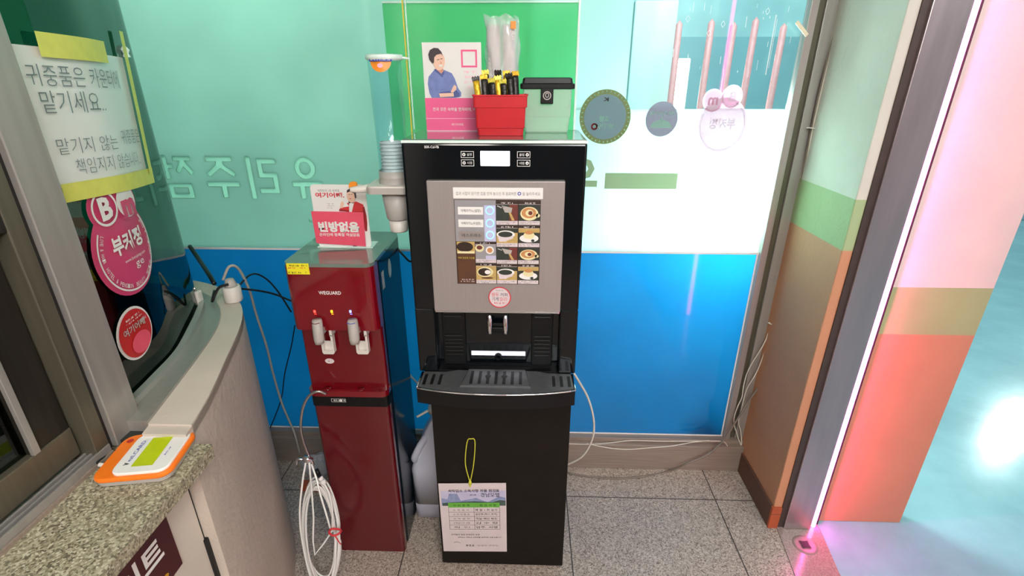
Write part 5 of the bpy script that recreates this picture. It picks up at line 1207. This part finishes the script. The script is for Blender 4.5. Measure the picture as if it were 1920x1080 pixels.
b.tube(pts, .0031, WHITEG, 7, 2); b.build('hose_tube', hc)
b = MB(); b.tube([aY(573, 868, 1.205), aY(567, 905, 1.18), aY(562, 960, 1.15), aY(566, 1010, 1.13), aY(580, 1075, 1.10), aY(596, 1110, 1.09)], .0031, WHITEG, 7, 6); b.tube([aY(584, 870, 1.205), aY(594, 900, 1.18), aY(600, 925, 1.16), aY(612, 965, 1.14), aY(619, 990, 1.135)], .0031, WHITEG, 7, 6); b.build('loose_run', hc)
b = MB(); tp = aY(627, 998, 1.135); b.tube([tp + Vector((-.014, -.006, .004)), tp + Vector((.0, -.012, 0)), tp + Vector((.016, -.006, .001)), tp + Vector((.016, .010, .0)), tp + Vector((-.014, .010, .002)), tp + Vector((-.014, -.006, .004))], .0035, REDT, 6, 4); b.tube([tp + Vector((.004, -.010, 0)), tp + Vector((.014, -.010, -.03)), tp + Vector((.018, -.008, -.042))], .0018, REDT, 6, 4); plab(b.build('red_tie', hc), 'red tie around the hose')

# clutter behind the curved wall
b = MB(); R = random.Random(2)
b.grid(lambda u, v: Vector((-.87 + .085 * cos(u * 6.283) * sin(v * pi) * (1 + .2 * sin(u * 19)), 1.66 + .05 * sin(u * 6.283) * sin(v * pi) * (1 + .2 * cos(u * 23)), .052 - .045 * cos(v * pi) * (1 + .15 * sin(u * 31 + v * 9)))), 28, 12, CLEARP, False)
tag(b.build('crumpled_bag'), 'crumpled clear bag lying on the floor behind the curved cream wall', 'plastic bag')
b = MB(); b.box(-.92, -.74, 1.56, 1.60, .0005, .028, BASEO, .004); tag(b.build('wood_block'), 'small reddish block lying behind the curved cream wall', 'block')

# ================================================================== CABLES
def cable(pts, r, m, lab, n=8, cat='cable'):
    b = MB(); b.tube(pts, r, m, 8, n); return tag(b.build('cable'), lab, cat)
cable([aY(418, 525, 1.405), aY(430, 500, 1.42), aY(448, 505, 1.45), aY(468, 545, 1.5), aY(480, 588, 1.56), aY(500, 650, 1.62), aY(512, 700, 1.66), aY(530, 760, 1.69), aY(552, 812, 1.70), aY(562, 850, 1.71)], .0042, CABLE, 'grey cable arching from the white socket down in front of the blue panel')
cable([aY(356, 462, 1.62), aY(372, 485, 1.56), aY(392, 515, 1.46), aY(402, 532, 1.425)], .007, CABLEB, 'thick black cable coming down to the white socket behind the glass end')
cable([aY(402, 545, 1.40), aY(398, 565, 1.36), aY(410, 540, 1.37), aY(428, 533, 1.38)], .004, CABLEB, 'short black cable curled round the white socket')
cable([aY(440, 545, 1.43), aY(470, 515, 1.50), aY(495, 520, 1.55), aY(520, 545, 1.58), aY(546, 585, 1.6)], .0030, CABLEB, 'thin black cable looping from the socket to the red dispenser, upper one')
cable([aY(440, 540, 1.43), aY(485, 545, 1.52), aY(516, 552, 1.57), aY(550, 566, 1.6)], .0034, CABLEB, 'black cable running straight from the socket to the red dispenser, lower one')
cable([aY(553, 610, 1.62), aY(546, 650, 1.66), aY(534, 700, 1.7), aY(528, 745, 1.72), aY(516, 780, 1.72), aY(506, 803, 1.725)], .0022, CABLEB, 'thin dark cable hanging beside the red dispenser in front of the blue panel')
cable([aY(766, 700, 1.60), aY(776, 711, 1.56), aY(787, 722, 1.50), aY(800, 730, 1.48)], .0035, CABLEW, 'short white cable between the red dispenser and the drip tray')
cable([Vector((-.300, 1.43, 1.075)), Vector((-.325, 1.47, 1.06)), Vector((-.37, 1.51, 1.03)), Vector((-.40, 1.54, 1.04)), Vector((-.4215, 1.55, 1.06))], .0035, CABLEB, 'black cable between the dispenser top and the coffee machine')
cable([aY(1076, 700, 1.42), aY(1086, 716, 1.43), aY(1102, 745, 1.44), aY(1112, 780, 1.45), aY(1113, 812, 1.46), aY(1103, 840, 1.47), aY(1086, 860, 1.48), aY(1052, 876, 1.50)], .0038, CABLEW, 'white cable looping out from the right side of the coffee machine')
cable([aY(1058, 790, 1.60), aY(1066, 800, 1.70), aY(1066, 822, 1.73), aY(1062, 833, 1.727)], .0022, CABLEW, 'very short thin white cable at the cabinet edge')
def L(px, py): return aY(px, py, 1.728)
cable([L(1062, 832), L(1095, 833), L(1128, 832), L(1155, 829), L(1185, 826), L(1240, 827), L(1300, 827), L(1345, 827), L(1358, 829), L(1364, 836)], .0021, CABLEW, 'thin white cable lying along the top of the steel kick plate, upper one')
cable([L(1100, 832), L(1125, 837), L(1150, 841), L(1180, 842.5), L(1215, 840), L(1260, 836), L(1300, 829), L(1330, 826)], .0021, CABLEW, 'thin white cable sagging over the face of the steel kick plate, lower one')
XC, YC = .915, 1.752
def K(px, py, y=1.752): return aY(px, py, y)
cable([K(1579, 14), K(1560, 90), K(1540, 170), K(1522, 250), K(1508, 330), K(1492, 420), K(1468, 530), K(1447, 605), K(1432, 645), K(1405, 690), K(1395, 720), K(1391, 745), K(1382, 765), K(1376, 790), K(1383, 818), K(1390, 840), K(1385, 852)], .0022, CABLEW, 'white cable down the corner of the pillar, left one of the pair')
cable([K(1583, 14), K(1564, 90), K(1546, 170), K(1529, 250), K(1517, 330), K(1497, 430), K(1475, 530), K(1450, 603), K(1438, 645), K(1420, 695), K(1400, 730), K(1392, 760), K(1385, 790), K(1389, 810), K(1390, 835), K(1383, 855), K(1372, 857), K(1365, 847), K(1365, 836)], .0022, CABLEW, 'white cable down the corner of the pillar, right one of the pair')
cable([K(1574, 30, 1.758), K(1535, 180, 1.758), K(1505, 330, 1.758), K(1486, 450, 1.758), K(1460, 580, 1.758), K(1448, 640, 1.75), K(1430, 710, 1.745), K(1405, 750, 1.735), K(1380, 790, 1.725), K(1356, 826, 1.72), K(1325, 853, 1.70), K(1290, 868, 1.685), aZ(1250, 885, .0045), aZ(1200, 894, .0045), aZ(1150, 897, .0045), aZ(1100, 893, .0045), aZ(1066, 887, .0045)], .0042, CABLEG, 'thick dull grey cable from the corner across the floor behind the cabinet')
tc_ = K(1446, 606, 1.748)
b = MB(); b.tube([tc_ + Vector((-.010, -.006, .002)), tc_ + Vector((0, -.010, 0)), tc_ + Vector((.012, -.006, .0)), tc_ + Vector((.012, .004, 0)), tc_ + Vector((-.010, .004, 0)), tc_ + Vector((-.010, -.006, .002))], .0018, WPLAS, 6, 3); tag(b.build('cable_tie'), 'small white cable tie holding the corner cables, halfway up', 'cable tie', 'ties on the corner cables')
tc_ = K(1520, 240, 1.748)
b = MB(); b.tube([tc_ + Vector((-.010, -.006, .002)), tc_ + Vector((0, -.010, 0)), tc_ + Vector((.012, -.006, .0)), tc_ + Vector((.012, .004, 0)), tc_ + Vector((-.010, .004, 0)), tc_ + Vector((-.010, -.006, .002))], .0018, WPLAS, 6, 3); tag(b.build('cable_tie'), 'upper white cable tie on the corner cables beside the cream paint', 'cable tie', 'ties on the corner cables')

# ================================================================== CEILING LIGHTS (they light the room)
for x, y, lab in ((.25, -.25, 'square white ceiling light nearest the doorway'), (-.45, -1.2, 'square white ceiling light at the back of the room')):
    t = thing('ceiling_light', (x, y, 2.46), lab, 'ceiling light', 'ceiling lights')
    MB().box(x - .20, x + .20, y - .20, y + .20, 2.462, 2.499, WHITE, .004).build('frame', t)
    MB().box(x - .18, x + .18, y - .18, y + .18, 2.456, 2.462, LAMPE).build('diffuser', t)
c_text = TEXTO['o'].data; bpy.data.objects.remove(TEXTO['o']); bpy.data.curves.remove(c_text)
